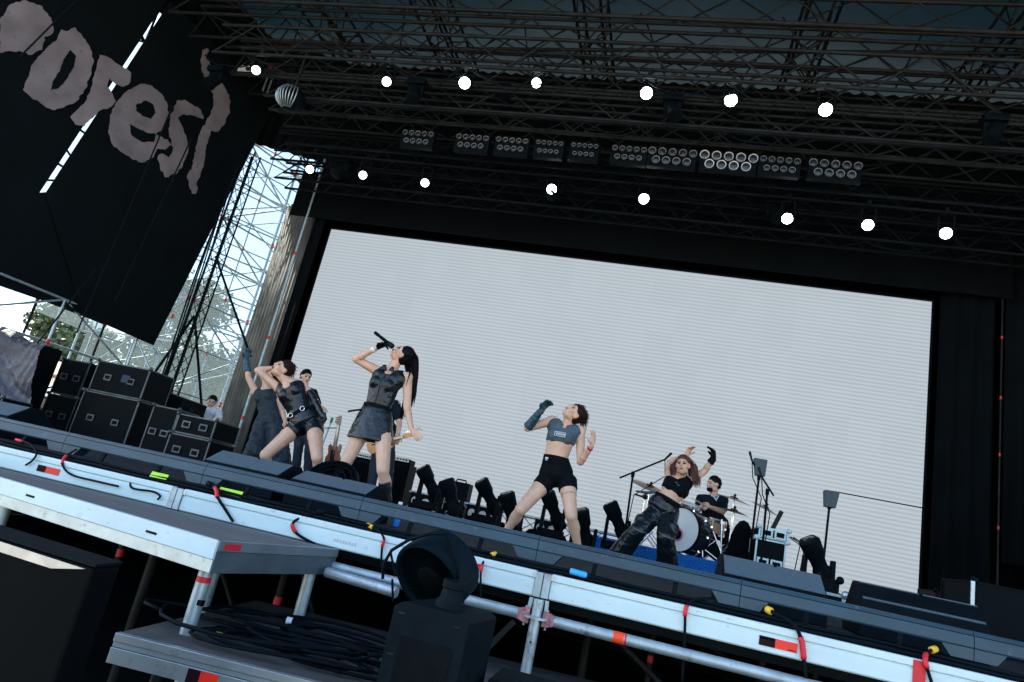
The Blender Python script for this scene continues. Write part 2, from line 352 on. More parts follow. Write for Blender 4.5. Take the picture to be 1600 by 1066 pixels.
# pigtail cables looping over the beam: pixels on the beam face
def pig(px, red, plug=None, r=0.0055, label='', y=-0.045):
    pts = [P(x, yy_, y=(0.03 if i == 0 else (-0.01 if i == 1 and len(px) > 3 else y))) for i, (x, yy_) in enumerate(px)]
    sm = []
    for i in range(len(pts) - 1):
        p0, p1, p2, p3 = pts[max(i - 1, 0)], pts[i], pts[i + 1], pts[min(i + 2, len(pts) - 1)]
        for k in range(6):
            t = k / 6.0
            sm.append(0.5 * ((2 * p1) + (-p0 + p2) * t + (2 * p0 - 5 * p1 + 4 * p2 - p3) * t * t + (-p0 + 3 * p1 - 3 * p2 + p3) * t ** 3))
    sm.append(pts[-1])
    t = thing('pigtail_cable', label, 'cable', pts[0], 'cable tails hanging over the white beams')
    MB().path(sm, r, 8).build('cord', M_CABLE, t, True)
    n = len(sm)
    if red:
        i0, i1 = int(n * red[0]), max(int(n * red[0]) + 2, int(n * red[1]))
        MB().path(sm[i0:i1 + 1], r * 1.5, 8).build('red_tape', M_RED, t, True)
    if plug: MB().path(sm[0:4], r * 2.0, 10).build('plug', plug, t, True)
pig([(25, 687), (47, 694), (57, 708), (50, 720), (40, 727)], (0.02, 0.12), None, label='thin black cable tail beside the left red sticker')
pig([(120, 702), (102, 714), (98, 727), (112, 742), (150, 752), (185, 760)], (0.18, 0.36), None, label='black cable looping down onto the wooden platform with red tape')
pig([(212, 742), (205, 752), (207, 763), (238, 768), (250, 775), (246, 781)], (0.1, 0.28), None, label='thin black looped cable with a red collar near the lime labels')
pig([(325, 755), (337, 764), (340, 777), (350, 793), (364, 815)], (0.22, 0.5), M_CABLE, r=0.007, label='thick black cable tail with red tape beside the lime label')
pig([(508, 799), (480, 805), (458, 817), (462, 832), (478, 843), (492, 850)], (0.42, 0.6), M_CABLE, r=0.007, label='black cable bowing out over the beam beside the platform end')
pig([(574, 820), (592, 830), (600, 842), (597, 855), (596, 880), (600, 905)], (0.42, 0.6), M_YEL, label='yellow plugged cable tail dropping beside the fan hoop')
pig([(775, 865), (760, 871), (753, 885), (751, 905), (752, 945)], (0.45, 0.62), M_YEL, label='yellow plugged cable tail right of the drum fan')
pig([(1112, 935), (1085, 937), (1072, 950), (1070, 985), (1066, 1066)], (0.45, 0.60), None, r=0.006, label='black cable pair hanging straight past the ledger tube')
pig([(1198, 952), (1216, 961), (1240, 975), (1252, 1000), (1256, 1030), (1260, 1070)], (0.56, 0.78), M_YEL, r=0.008, label='yellow plugged cable tail with red collar by the sticker')
pig([(1462, 1014), (1448, 1020), (1446, 1034), (1452, 1055), (1460, 1080)], (0.3, 0.6), M_YEL, r=0.007, label='cable tail with red tape at the red taped beam')
# lime labels and blue connector lying on the lip
for i, (x0, y0, x1, y1) in enumerate([(242, 727, 266, 738), (347, 755, 381, 768)]):
    a, b = P(x0, y0, y=0.03), P(x1, y1, y=0.03); z = 0.030
    tag(MB().box(((a.x + b.x) / 2, 0.022, z), (b.x - a.x, 0.0015, 0.036), Matrix.Rotation(-0.35, 3, 'X')).build('lime_label', M_LIME), ['narrow', 'wide'][i] + ' lime green paper label lying under the front rail', 'label')
a, b = P(891, 892, y=0.02), P(918, 897, y=0.02)
t = thing('blue_connector', 'bright blue power connector lying on the stage lip', 'connector', (a.x, 0.02, 0.0))
MB().lathe((a.x, 0.012, 0.030), (1, 0, -0.05), [(0.011, 0), (0.014, 0.004), (0.014, b.x - a.x - 0.01), (0.010, b.x - a.x)], 14).build('sleeve', M_BLUEPLUG, t, 'auto')
MB().lathe((b.x, 0.012, 0.0265), (1, 0, -0.05), [(0.010, 0), (0.007, 0.03), (0.007, 0.08)], 10).build('cord', M_CABLE, t, 'auto')

# ================================================================== SCREEN, DRAPES
SY = 8.5
tl, tr = P(518, 358, y=SY), P(1456, 472, y=SY)
x0, x1, z1 = tl.x, tr.x, (tl.z + tr.z) / 2; z0 = 0.12
m_scr = bpy.data.materials.new('led_screen_face'); m_scr.use_nodes = True
n = m_scr.node_tree; b = n.nodes['Principled BSDF']; Lk = n.links.new
geo = n.nodes.new('ShaderNodeNewGeometry'); sep = n.nodes.new('ShaderNodeSeparateXYZ'); Lk(geo.outputs['Position'], sep.inputs[0])
def mth(op, a, bb=None):
    k = n.nodes.new('ShaderNodeMath'); k.operation = op
    if isinstance(a, (int, float)): k.inputs[0].default_value = a
    else: Lk(a, k.inputs[0])
    if bb is not None:
        if isinstance(bb, (int, float)): k.inputs[1].default_value = bb
        else: Lk(bb, k.inputs[1])
    return k.outputs[0]
sn = mth('SINE', mth('MULTIPLY', sep.outputs[2], 2 * math.pi / 0.068))
fac = mth('ADD', mth('MULTIPLY', sn, 0.5), 0.5)
cr = n.nodes.new('ShaderNodeValToRGB'); Lk(fac, cr.inputs[0])
cr.color_ramp.elements[0].color = (0.405, 0.462, 0.510, 1); cr.color_ramp.elements[1].color = (0.510, 0.568, 0.615, 1)
cr.color_ramp.elements[0].position = 0.1; cr.color_ramp.elements[1].position = 0.75
b.inputs['Base Color'].default_value = (0.02, 0.02, 0.02, 1); b.inputs['Roughness'].default_value = 0.6
cx = mth('FLOOR', mth('DIVIDE', sep.outputs[0], 0.5)); cz = mth('FLOOR', mth('DIVIDE', sep.outputs[2], 0.5))
wn = n.nodes.new('ShaderNodeTexWhiteNoise'); wn.noise_dimensions = '2D'; cv = n.nodes.new('ShaderNodeCombineXYZ'); Lk(cx, cv.inputs[0]); Lk(cz, cv.inputs[1]); Lk(cv.outputs[0], wn.inputs['Vector'])
vr = mth('ADD', mth('MULTIPLY', wn.outputs[0], 0.035), 0.965 / 1.0)
Lk(mth('MULTIPLY', vr, 0.97 / EV), b.inputs['Emission Strength']); Lk(cr.outputs[0], b.inputs['Emission Color'])
scr = thing('video_screen', 'huge pale grey video wall with fine horizontal lines behind the band', 'screen', (x0, SY, 0))
MB().add([(x0, SY, z0), (x1, SY, z0), (x1, SY, z1), (x0, SY, z1)], [(0, 1, 2, 3)]).build('display', m_scr, scr)
MB().span((x0 - 0.04, SY + 0.004, z0 - 0.1), (x1 + 0.04, SY + 0.12, z1 + 0.05)).build('cabinet', M_BLACK, scr)
q0, q1 = P(1302, 768, y=SY - 0.003), P(1442, 791, y=SY - 0.003)
MB().tube(q0, (x1, SY - 0.003, q0.z), 0.009, None, 6).build('seam', M_BLACK, scr)
def drape(name, label, pts, z0, z1, m, depth=0.07, per=0.28):   # pleated cloth along a floor line
    vs = []; fs = []
    n = 0
    for (a, b2) in zip(pts[:-1], pts[1:]):
        a, b2 = V(a), V(b2); L = (b2 - a).length; d = (b2 - a).normalized(); nn = V((-d.y, d.x)); k = max(4, int(L / per * 8))
        for i in range(k + 1):
            s = L * i / k; off = depth * 0.5 * (math.sin(s / per * 2 * math.pi + 0.7 * math.sin(s * 1.3)))
            p = a + d * s + nn * off; vs += [V((p.x, p.y, z0)), V((p.x, p.y, z1))]; n += 1
    for i in range(n - 1): fs.append((2 * i, 2 * i + 2, 2 * i + 3, 2 * i + 1))
    o = MB().add(vs, fs).build(name, m, None, True)
    so_ = o.modifiers.new('thickness', 'SOLIDIFY'); so_.thickness = 0.01
    return tag(o, label, 'curtain')
drape('backdrop_curtain', 'black pleated curtain filling the wall right of the screen', [(x1 + 0.08, 8.35), (5.02, 8.35)], 0, 6.2, M_CLOTH)
drape('backdrop_curtain', 'black curtain beyond the thin pole at the right wing', [(5.16, 8.30), (6.1, 8.1), (6.4, 7.7)], 1.15, 6.4, M_CLOTH)
drape('backdrop_curtain', 'narrow black curtain leg left of the screen', [(-7.50, 8.3), (x0 - 0.06, 8.3)], 0, 6.0, M_CLOTH)
drape('side_curtain', 'grey pleated curtain behind the left scaffold with tube shadows', [(-9.6, 10.3), (-7.45, 8.55)], 0.0, 6.4, M_GREYCLOTH, 0.09, 0.22)
tag(MB().span((-8.0, 8.15, z1 + 0.07), (5.2, 8.19, 6.3)).build('screen_header', M_CLOTH), 'black cloth header strip above the video wall', 'curtain')
drape('back_wall_cloth', 'black cloth wall closing the back of the stage above the screen', [(-8.6, 9.7), (7.9, 9.7)], 0.3, 10.2, M_CLOTH)
drape('side_wall_cloth', 'black cloth closing the high gable above the left scaffold', [(-10.6, 8.9), (-8.6, 9.72)], 7.4, 10.2, M_CLOTH)
drape('side_wall_cloth', 'black cloth closing the high gable over the side banner', [(-12.3, 0.4), (-10.5, 8.95)], 8.55, 10.2, M_CLOTH)
drape('side_wall_cloth', 'black cloth wall along the right side of the stage', [(7.9, 9.7), (8.3, 3.0)], 0.6, 9.8, M_CLOTH)
t = thing('wing_pole', 'pale scaffold pole with red marks between grey curtain and screen', 'pole', (-7.56, 8.1, 0))
bar('tube', (-7.56, 8.1, 0), (-7.56, 8.1, 6.6), 0.024, M_GALV, t, 10)
for zz in (1.0, 2.6, 4.4): MB().tube((-7.56, 8.1, zz), (-7.56, 8.1, zz + 0.07), 0.03, None, 8).build('red_mark', M_RED, t)
t = thing('wing_pole', 'thin pale scaffold pole with red marks between the right curtains', 'pole', (5.07, 8.2, 0))
bar('tube', (5.07, 8.2, 0), (5.07, 8.2, 6.6), 0.014, M_STEEL, t, 10)
for zz in (1.6, 2.7, 3.6, 4.6): MB().tube((5.07, 8.2, zz), (5.07, 8.2, zz + 0.05), 0.017, None, 8).build('red_mark', M_RED, t)

# ================================================================== ROOF
m_roof = fabric_thin('roof_membrane', (0.008, 0.018, 0.024), 0.007, (0.03, 0.24, 0.36))
ro = MB(); vs = []; NX, NY = 14, 8
for j in range(NY + 1):
    for i in range(NX + 1):
        u, v_ = i / NX, j / NY; x = -12.5 + 21 * u; y = -2.5 + 15.0 * v_  # unseen front overhang lengthened to keep direct sun off the stage front
        vs.append((x, y, 8.8 + 1.7 * v_ - 0.12 * math.sin(u * NX * math.pi / 2.0) ** 2 + 1.1 * math.sin(math.pi * u)))
ro.add(vs, [(j * (NX + 1) + i, j * (NX + 1) + i + 1, (j + 1) * (NX + 1) + i + 1, (j + 1) * (NX + 1) + i) for j in range(NY) for i in range(NX)])
tag(ro.build('roof_membrane', m_roof, None, True), 'dark blue translucent roof sheet above the stage trusses', 'roof')
GT = 'roof trusses across the stage'
def xs(y, z):                                        # trusses end clear of the side banner
    x = -9.8
    while x < -5.5:
        a, b_ = pix((x, y, z))
        if a > (265 + b_ * 165 / 160 + 8 if b_ < 160 else 438): break
        x += 0.1
    return x
truss('roof_truss', 'dark lattice truss just above the video wall header', (xs(7.4, 5.80), 7.4, 5.80), (8.4, 7.4, 5.80), 0.40, 0.40, 0.42, 0.024, 0.011, M_DARKSTEEL, GT)
truss('roof_truss', 'dark lattice truss carrying the lower row of star lamps', (xs(6.9, 6.12), 6.9, 6.12), (8.4, 6.9, 6.12), 0.45, 0.45, 0.48, 0.025, 0.011, M_DARKSTEEL, GT)
truss('roof_truss', 'steel truss holding the row of round blinder lamps', (xs(6.3, 6.62), 6.3, 6.62), (8.4, 6.3, 6.62), 0.50, 0.55, 0.55, 0.026, 0.013, M_STEEL, GT)
truss('roof_truss', 'steel truss between the blinder row and the upper lamps', (xs(5.8, 6.52), 5.8, 6.52), (8.4, 5.8, 6.52), 0.45, 0.45, 0.6, 0.026, 0.013, M_STEEL, GT)
truss('roof_truss', 'steel truss carrying the upper row of star lamps', (xs(5.2, 6.88), 5.2, 6.88), (8.4, 5.2, 6.88), 0.55, 0.55, 0.62, 0.028, 0.014, M_STEEL, GT)
truss('roof_truss', 'high rear steel truss close under the roof sheet', (xs(7.6, 8.35), 7.6, 8.35), (8.4, 7.6, 8.35), 0.7, 0.8, 0.9, 0.03, 0.015, M_STEEL, GT)
truss('roof_truss', 'topmost pale steel truss under the roof ridge', (xs(5.6, 8.05), 5.6, 8.05), (8.4, 5.6, 8.05), 0.6, 0.7, 0.8, 0.03, 0.015, M_STEEL, GT)
truss('roof_truss', 'rearmost dark truss over the back edge of the stage', (xs(9.4, 7.4), 9.4, 7.4), (8.4, 9.4, 7.4), 0.6, 0.7, 0.8, 0.028, 0.014, M_DARKSTEEL, GT)
for k, (x, nm) in enumerate([(-7.6, 'right of the side banner corner'), (-5.2, 'left of the upper star lamps'), (-2.2, 'between the first and second upper lamps'), (1.5, 'above the last upper lamp'), (4.4, 'over the right wing curtains')]):
    truss('rafter_truss', 'sloping rafter truss running front to back ' + nm, (x, 1.2, 8.6), (x, 10.6, 9.3), 0.45, 0.55, 0.7, 0.028, 0.013, M_STEEL, 'rafters running front to back')
for k, (a, b2) in enumerate([((xs(5.0, 7.75), 5.0, 7.75), (8.4, 5.0, 7.62)), ((xs(6.6, 8.05), 6.6, 8.05), (8.4, 6.6, 8.9)), ((xs(6.1, 7.2), 6.1, 7.2), (8.4, 6.1, 7.2)), ((xs(6.5, 5.95), 6.5, 5.95), (8.4, 6.5, 5.95)), ((xs(5.5, 6.2), 5.5, 6.2), (8.4, 5.5, 6.2))]):
    t = thing('roof_tube', ['long pale roof tube crossing above the star lamps', 'slanting roof tube near the ridge', 'roof tube hung between the upper trusses', 'low dark pipe in front of the lower lamps', 'pipe hung below the upper lamp truss'][k], 'tube', a)
    bar('tube', a, b2, 0.035 if k < 3 else 0.022, M_STEEL if k < 3 else M_DARKSTEEL, t, 10)
for k in range(16):
    a = V((-8.2 + k * 1.07, 5.3 + 0.2 * (k % 3), 7.1)); b2 = a + V((0.5 * (-1) ** k, 0.6, 1.5))
    t = thing('hanger_rod', 'slanted steel hanger rod between roof trusses', 'rod', a, 'hanger rods in the roof'); bar('tube', a, b2, 0.014, M_STEEL, t, 6)
# cable swags on the trusses
for k in range(14):
    xa = -8.2 + k * 1.2 + rnd.uniform(-.3, .3); L = rnd.uniform(0.9, 1.9); y = rnd.choice([5.0, 5.6, 6.1, 6.7, 7.2]); z = {5.0: 6.6, 5.6: 6.3, 6.1: 6.4, 6.7: 5.95, 7.2: 5.65}[y]
    pts = [V((xa + L * i / 10, y + 0.05 * math.sin(i), z - 0.22 * math.sin(math.pi * i / 10))) for i in range(11)]
    tag(MB().path(pts, 0.012, 6).build('cable_swag', M_CABLE, None, True), 'black cable sagging under the roof trusses', 'cable', 'cable swags under the roof trusses')

# ---- lamps
def head_lamp(p, r, lit, label, group, aim=None):
    p = V(p); d = (aim if aim else (CAMP + V((0, 0, 1.0)) - p)).normalized(); t = thing('stage_lamp', label, 'lamp', p, group)
    MB().lathe(p, d, [(r * 0.75, -0.26), (r * 0.95, -0.24), (r * 1.05, -0.08), (r * 1.22, 0.0), (r * 1.22, 0.02), (r * 1.05, 0.021)], 18).build('housing', M_BLACK, t, 'auto')
    MB().lathe(p, d, [(r * 0.2, 0.028), (r, 0.0225)], 20).build('lens', lit, t, 'auto')
    s = d.cross(V((0, 0, 1))).normalized(); u = s.cross(d).normalized()
    yo = MB()
    for k in (-1, 1): yo.tube(p + s * r * 1.25 * k - d * 0.1, p + s * r * 1.2 * k + V((0, 0, 0.30)), 0.018, None, 8)
    yo.tube(p + s * r * 1.25 + V((0, 0, 0.30)), p - s * r * 1.25 + V((0, 0, 0.30)), 0.018, None, 8)
    yo.build('yoke', M_BLACK, t, 'auto')
    MB().tube(p + V((0, 0, 0.30)), p + V((0, 0, 0.42)), 0.03, None, 10).build('clamp', M_STEEL, t, 'auto')
UP = [((726, 130), 'upper row star lamp by the leftmost rafter'), ((1010, 146), 'upper row star lamp left of the close lamp pair'), ((1142, 157), 'upper row star lamp in the middle of the close pair'), ((1290, 172), 'brightest upper row star lamp towards the right wing')]
for (q, l) in UP: head_lamp(P(*q, y=5.15), 0.085, M_LENS, 'bright white ' + l, 'upper row of lit lamps')
LO = [((862, 296), 'at the left end of the starry run'), ((1006, 311), 'second along from the dim three'), ((1230, 342), 'above the middle of the screen right half'), ((1356, 352), 'between two equally bright neighbours'), ((1478, 365), 'last before the right wing curtain')]
for (q, l) in LO: head_lamp(P(*q, y=6.75), 0.080, M_LENS, 'bright white lower row star lamp ' + l, 'lower row of lit lamps')
SM = [((604, 128), 5.15, 'left of the first star lamp'), ((838, 130), 5.15, 'right of the first star lamp'), ((400, 110), 5.15, 'high beside the banner corner'), ((484, 265), 6.75, 'at the left end of the lower truss'), ((567, 274), 6.75, 'middle of the three dim lower ones'), ((664, 286), 6.75, 'nearest the first lower star lamp')]
for (q, y, l) in SM: head_lamp(P(*q, y=y), 0.07, M_LENSDIM, 'small round white lamp ' + l, 'small lit lamps on the trusses')
# blinder bars: two staggered rows of round lenses
m_ring = mat('blinder_ring', (0.10, 0.10, 0.095), 0.35, 0.6, var=0.2)
bx = [(632, 672, 0), (716, 758, 0), (778, 820, 0), (840, 875, 0), (895, 930, 0), (960, 1005, 0), (1018, 1082, 0), (1100, 1176, 1), (1192, 1245, 0), (1270, 1340, 0)]
for k, (a, b2, hot) in enumerate(bx):
    pc = (a + b2) / 2; line = 215 + (pc - 650) * 0.075
    p0, p1 = P(a, line + (a - pc) * 0.10, y=6.0), P(b2, line + (b2 - pc) * 0.10, y=6.0); c = (p0 + p1) / 2; wd = (p1 - p0).length
    t = thing('blinder_bar', 'black blinder lamp bar of two staggered rows of round lenses' if not hot else 'blinder lamp bar whose round lenses have bright pale rings', 'lamp', c, 'blinder bars hung along the truss')
    MB().box(c + V((0, 0.07, 0)), (wd + 0.12, 0.10, 0.34)).build('housing', M_BLACK, t, bevel=0.01)
    nl = 5
    for r_i in range(2):
        for i in range(nl - r_i):
            p = c + V((-wd / 2 + (i + 0.5 * r_i) * wd / (nl - 1), 0.012, 0.075 - 0.15 * r_i)); rr = wd / (nl - 1) * 0.40
            MB().lathe(p, (0, -1, -0.15), [(rr * 0.82, 0.0), (rr * 0.82, 0.028), (rr, 0.030), (rr, 0.0)], 16, False).build('lens_ring', m_ring if not hot else mat('blinder_ring_bright', (0.40, 0.40, 0.38), 0.4, 0.5), t, 'auto')
            MB().lathe(p, (0, -1, -0.15), [(rr * 0.1, 0.010), (rr * 0.80, 0.004)], 14).build('lens', M_GLASS, t, 'auto')
# dark bulky units hanging in the trusses (motors, moving heads, boxes)
for k in range(17):
    x = -8.3 + k * 0.98 + rnd.uniform(-.25, .25); y, z = [(5.3, 6.35), (6.05, 6.95), (6.9, 5.75), (7.3, 6.3)][k % 4]
    t = thing('hung_moving_light', 'unlit black moving light hanging in the roof trusses', 'lamp', (x, y, z), 'unlit lights hanging in the roof')
    MB().box((x, y, z + 0.16), (0.30, 0.22, 0.10)).build('base', M_BLACK, t, bevel=0.01)
    a = rnd.uniform(-0.9, 0.9); d = V((math.sin(a), -0.5, -math.cos(a))).normalized()
    MB().box((x, y, z + 0.04), (0.26, 0.08, 0.16)).build('yoke', M_BLACK, t, bevel=0.01)
    MB().lathe(V((x, y, z)) - d * 0.12, d, [(0.07, 0), (0.11, 0.04), (0.10, 0.22), (0.115, 0.30), (0.09, 0.31)], 14).build('head', M_BLACK, t, 'auto')
p = P(455, 155, y=5.3)
t = thing('silver_reflector', 'large round silver ribbed reflector lamp beside the banner corner', 'lamp', p)
MB().ball(p, (0.24, 0.24, 0.20), None, 18, 10).build('bowl', M_BLACK, t, True)
for k in range(9):
    a = -0.9 + k * 0.22; y_ = p.y - 0.235 * math.cos(a) - 0.01
    MB().path([V((p.x + 0.25 * math.sin(a) * math.cos(e), p.y - 0.25 * math.cos(a) * math.cos(e), p.z + 0.21 * math.sin(e))) for e in [-1.2 + 0.3 * i for i in range(9)]], 0.009, 6).build('rib', M_ALU, t, True)
bar('hanger', p + V((0, 0, 0.18)), p + V((0, 0, 0.9)), 0.02, M_STEEL, t)

# ================================================================== LEFT: banner on the side wall, scaffold tower, outside
def BN(px, py, off=0.0):                             # photo pixel -> point on the side banner plane x = -9.9 + .25 (y - 8)
    d = c2w(V((px - 800.0, py - 533.0, FPX))); k = CAMP.x + 9.9 - 0.25 * (CAMP.y - 8.0) - off
    return CAMP + d * (-k / (d.x - 0.25 * d.y))
m_ban = mat('banner_black', (0.0018, 0.0045, 0.0058), 0.8, var=0.25, scale=1.2, bump=0.25, bscale=1.5, spec=0.1)
m_let = mat('banner_letter', (0.19, 0.165, 0.18), 0.85, wear=((0.09, 0.08, 0.085), 0.02, 5), var=0.25, scale=2.5, bump=0.1, bscale=2)
t = thing('side_banner', 'tall black side banner with ragged pale letters and a slit', 'banner', (-10.2, 6.5, 2.1))
def bpan(y0, y1, z0, z1): return [V((-9.9 + 0.25 * (y - 8), y, z)) for y, z in ((y0, z0), (y1, z0), (y1, z1), (y0, z1))]
gA, gB = BN(256, 12), BN(62, 302)
MB().prism([BN(71, 302), BN(0 + 130, 492), BN(240, 540), BN(430, 162), BN(266, 2)], (-0.012, 0.004, 0)).build('cloth_panel', m_ban, t)
lowl = V((-9.9 + .25 * (1.0 - 8), 1.0, 2.0)); upl = V((-9.9 + .25 * (1.0 - 8), 1.0, 9.0))
MB().prism([BN(62, 301, -.05), BN(252, 10, -.05), V((-9.9 + .25 * (5.9 - 8), 5.9, 9.0)), upl, lowl, BN(160, 502, -.05), BN(100, 330, -.05), BN(75, 300, -.05)], (-0.012, 0.004, 0)).build('cloth_panel', m_ban, t)
LET = {
 'first': ([(0, 30), (18, 6), (40, 0), (62, 8), (80, 28), (84, 48), (72, 60), (66, 78), (50, 86), (28, 80), (0, 82)], [], 0),
 'o': ([(108, 48), (118, 43), (128, 56), (140, 72), (146, 92), (143, 112), (134, 138), (120, 158), (100, 168), (82, 172), (64, 162), (46, 150), (36, 140), (44, 122), (48, 104), (60, 88), (72, 76), (90, 60), (96, 46)],
       [[(110, 78), (119, 88), (116, 104), (104, 124), (92, 138), (80, 141), (82, 128), (93, 112), (99, 94)], [(70, 57), (84, 55), (86, 64), (78, 71), (71, 65)]], 1),
 'r': ([(156, 86), (170, 90), (180, 98), (190, 104), (205, 114), (204, 128), (192, 136), (180, 131), (172, 122), (168, 136), (176, 146), (181, 158), (172, 168), (158, 172), (146, 184), (132, 198), (118, 195), (110, 183), (120, 172), (134, 158), (142, 138), (148, 118), (152, 100)], [], 2),
 'e': ([(210, 136), (222, 131), (238, 135), (252, 146), (262, 164), (264, 184), (254, 200), (244, 210), (262, 218), (268, 226), (258, 234), (246, 232), (240, 246), (226, 254), (208, 250), (190, 238), (176, 226), (169, 204), (172, 180), (182, 160), (194, 146)],
       [[(212, 164), (228, 157), (240, 164), (243, 176), (236, 186), (222, 181), (213, 173)], [(203, 194), (214, 200), (228, 207), (244, 210), (240, 222), (222, 222), (206, 212)]], 3),
 's': ([(276, 158), (288, 156), (304, 166), (314, 172), (318, 186), (311, 184), (300, 180), (284, 180), (278, 184), (286, 200), (292, 218), (294, 238), (286, 258), (276, 272), (258, 277), (250, 262), (246, 246), (254, 240), (264, 246), (270, 236), (268, 222), (264, 206), (266, 184)], [], 4),
 't': ([(316, 78), (324, 75), (327, 80), (322, 88), (328, 100), (340, 120), (352, 138), (361, 158), (358, 178), (350, 196), (340, 206), (330, 204), (326, 216), (322, 232), (320, 250), (315, 266), (310, 280), (306, 303), (300, 303), (295, 288), (292, 276), (300, 264), (304, 244), (308, 224), (314, 204), (322, 190), (330, 178), (334, 164), (334, 148), (326, 132), (316, 112), (313, 94)], [], 5)}
def ragged(pts, amp=1.6):
    out = []
    for i, p in enumerate(pts):
        q = pts[(i + 1) % len(pts)]; L = math.hypot(q[0] - p[0], q[1] - p[1]); k = max(1, int(L / 4))
        for j in range(k):
            f = j / k; out.append((p[0] + (q[0] - p[0]) * f + (rnd.uniform(-amp, amp) if j else 0), p[1] + (q[1] - p[1]) * f + (rnd.uniform(-amp, amp) if j else 0)))
    return out
for nm, (outl, holes, k) in LET.items():
    MB().prism([BN(x, y, 0.012) for x, y in ragged(outl)], (-0.004, 0.001, 0)).build('letter', m_let, t)
    for h in holes: MB().prism([BN(x, y, 0.019) for x, y in ragged(h, 1.0)], (-0.003, 0.001, 0)).build('letter_gap', m_ban, t)
# ropes in front of the banner
for k, (a, b2) in enumerate([((270, 165), (120, 520)), ((300, 215), (180, 470)), ((120, 0), (30, 90)), ((150, 420), (40, 560))]):
    tag(MB().tube(BN(*a, 0.25), BN(*b2, 0.25), 0.014, None, 6).build('banner_rope', M_DARKSTEEL), ['long dark line slanting across the banner letters', 'thin dark guy line below the letter e', 'dark line across the first cut letter', 'pale lower guy line beside the flight cases'][k], 'line')
tag(MB().box(BN(382, 110, 0.25), (0.30, 0.05, 0.2)).build('paper_sign', M_WHITEPLAIN), 'small white box hung beside the banner top corner', 'box')
# side wall scaffold under the banner and the tower behind
def frame(name, label, posts, zs, y_or_fn, m, rr=0.024, group=None, red=True):
    t = thing(name, label, 'scaffold', (posts[0][0], posts[0][1], GZ), group)
    for (x, y) in posts: bar('standard', (x, y, GZ), (x, y, zs[-1]), rr, m, t)
    for z in zs:
        for (a, b2) in zip(posts[:-1], posts[1:]): bar('ledger', (a[0], a[1], z), (b2[0], b2[1], z), rr, m, t)
    for i, (z, zz) in enumerate(zip(zs[:-1], zs[1:])):
        for j, (a, b2) in enumerate(zip(posts[:-1], posts[1:])):
            p_, q_ = (a, b2) if (i + j) % 2 == 0 else (b2, a)
            bar('diagonal', (p_[0], p_[1], z), (q_[0], q_[1], zz), rr * 0.85, m, t)
    if red:
        for i, (x, y) in enumerate(posts):
            for z in zs[::2]: MB().tube((x, y, z - 0.06), (x, y, z + 0.06), rr * 1.35, None, 8).build('red_coupler', M_RED, t)
    return t
lev = [-0.4, 0.9, 2.1]
frame('side_scaffold', 'low scaffold frame below the banner with daylight behind', [(-11.2, 1.0), (-10.95, 2.9), (-10.65, 4.6), (-10.4, 6.2), (-10.15, 7.8)], [-0.4, 0.6, 1.5, 2.3], None, M_GALV)
LV = [-0.6 + 1.0 * k for k in range(11)]
frame('scaffold_tower', 'tall pale scaffold lattice outer face left of the stage', [(-13.4, 9.6), (-12.3, 11.0), (-11.2, 12.4), (-10.0, 13.8)], LV, None, M_GALV, 0.024)
frame('scaffold_tower', 'tall pale scaffold lattice inner face beside the grey curtain', [(-10.2, 9.0), (-9.75, 10.4), (-9.3, 11.8)], LV, None, M_GALV, 0.024)
frame('scaffold_tower', 'scaffold bay linking both lattice faces behind the banner', [(-12.6, 9.2), (-11.4, 9.1), (-10.3, 8.95)], LV, None, M_GALV, 0.022)
truss('corner_mast', 'dark slim lattice mast rising to the lower lamp truss', (-8.45, 7.1, 0.0), (-8.45, 7.1, 6.0), 0.20, 0.20, 0.24, 0.015, 0.007, M_BLACK, None, V((0, 1, 0)))
t = thing('cable_loom', 'thick black cable loom hanging beside the corner mast', 'cable', (-8.6, 7.0, 0))
for k in range(4): MB().path([V((-8.62 + 0.03 * k + 0.05 * math.sin(i * 0.8 + k), 6.95 + 0.03 * math.cos(i + k), 6.0 - 0.5 * i)) for i in range(13)], 0.013, 6).build('strand', M_CABLE, t, True)
for k, (a, b2) in enumerate([((-8.5, 7.1, 2.6), (-7.9, 8.0, 0.0)), ((-8.5, 7.1, 2.6), (-9.3, 7.0, 0.0)), ((-8.5, 7.1, 3.8), (-7.8, 8.1, 2.2))]):
    t = thing('mast_stay', 'black slanting stay tube bracing the corner mast', 'stay', b2, 'stays of the corner mast'); bar('tube', a, b2, 0.024, M_BLACK, t)
m_scrim = bpy.data.materials.new('clear_sheet'); m_scrim.use_nodes = True
n = m_scrim.node_tree; b = n.nodes['Principled BSDF']; b.inputs['Base Color'].default_value = (0.30, 0.38, 0.38, 1); b.inputs['Roughness'].default_value = 0.5
tb = n.nodes.new('ShaderNodeBsdfTransparent'); tb.inputs[0].default_value = (0.42, 0.47, 0.46, 1)
tl_ = n.nodes.new('ShaderNodeBsdfTranslucent'); tl_.inputs[0].default_value = (0.35, 0.45, 0.45, 1)
m1 = n.nodes.new('ShaderNodeMixShader'); m1.inputs[0].default_value = 0.5; m2 = n.nodes.new('ShaderNodeMixShader'); m2.inputs[0].default_value = 0.80
n.links.new(b.outputs[0], m1.inputs[1]); n.links.new(tl_.outputs[0], m1.inputs[2]); n.links.new(m1.outputs[0], m2.inputs[1]); n.links.new(tb.outputs[0], m2.inputs[2]); n.links.new(m2.outputs[0], n.nodes['Material Output'].inputs[0])
tag(MB().add([(-13.6, 10.0, 0.6), (-9.4, 14.6, 0.2), (-9.4, 14.6, 9.5), (-13.6, 10.0, 9.5)], [(0, 1, 2, 3)]).build('clear_sheet', m_scrim), 'hazy clear weather sheet hung on the outer scaffold face', 'sheet')
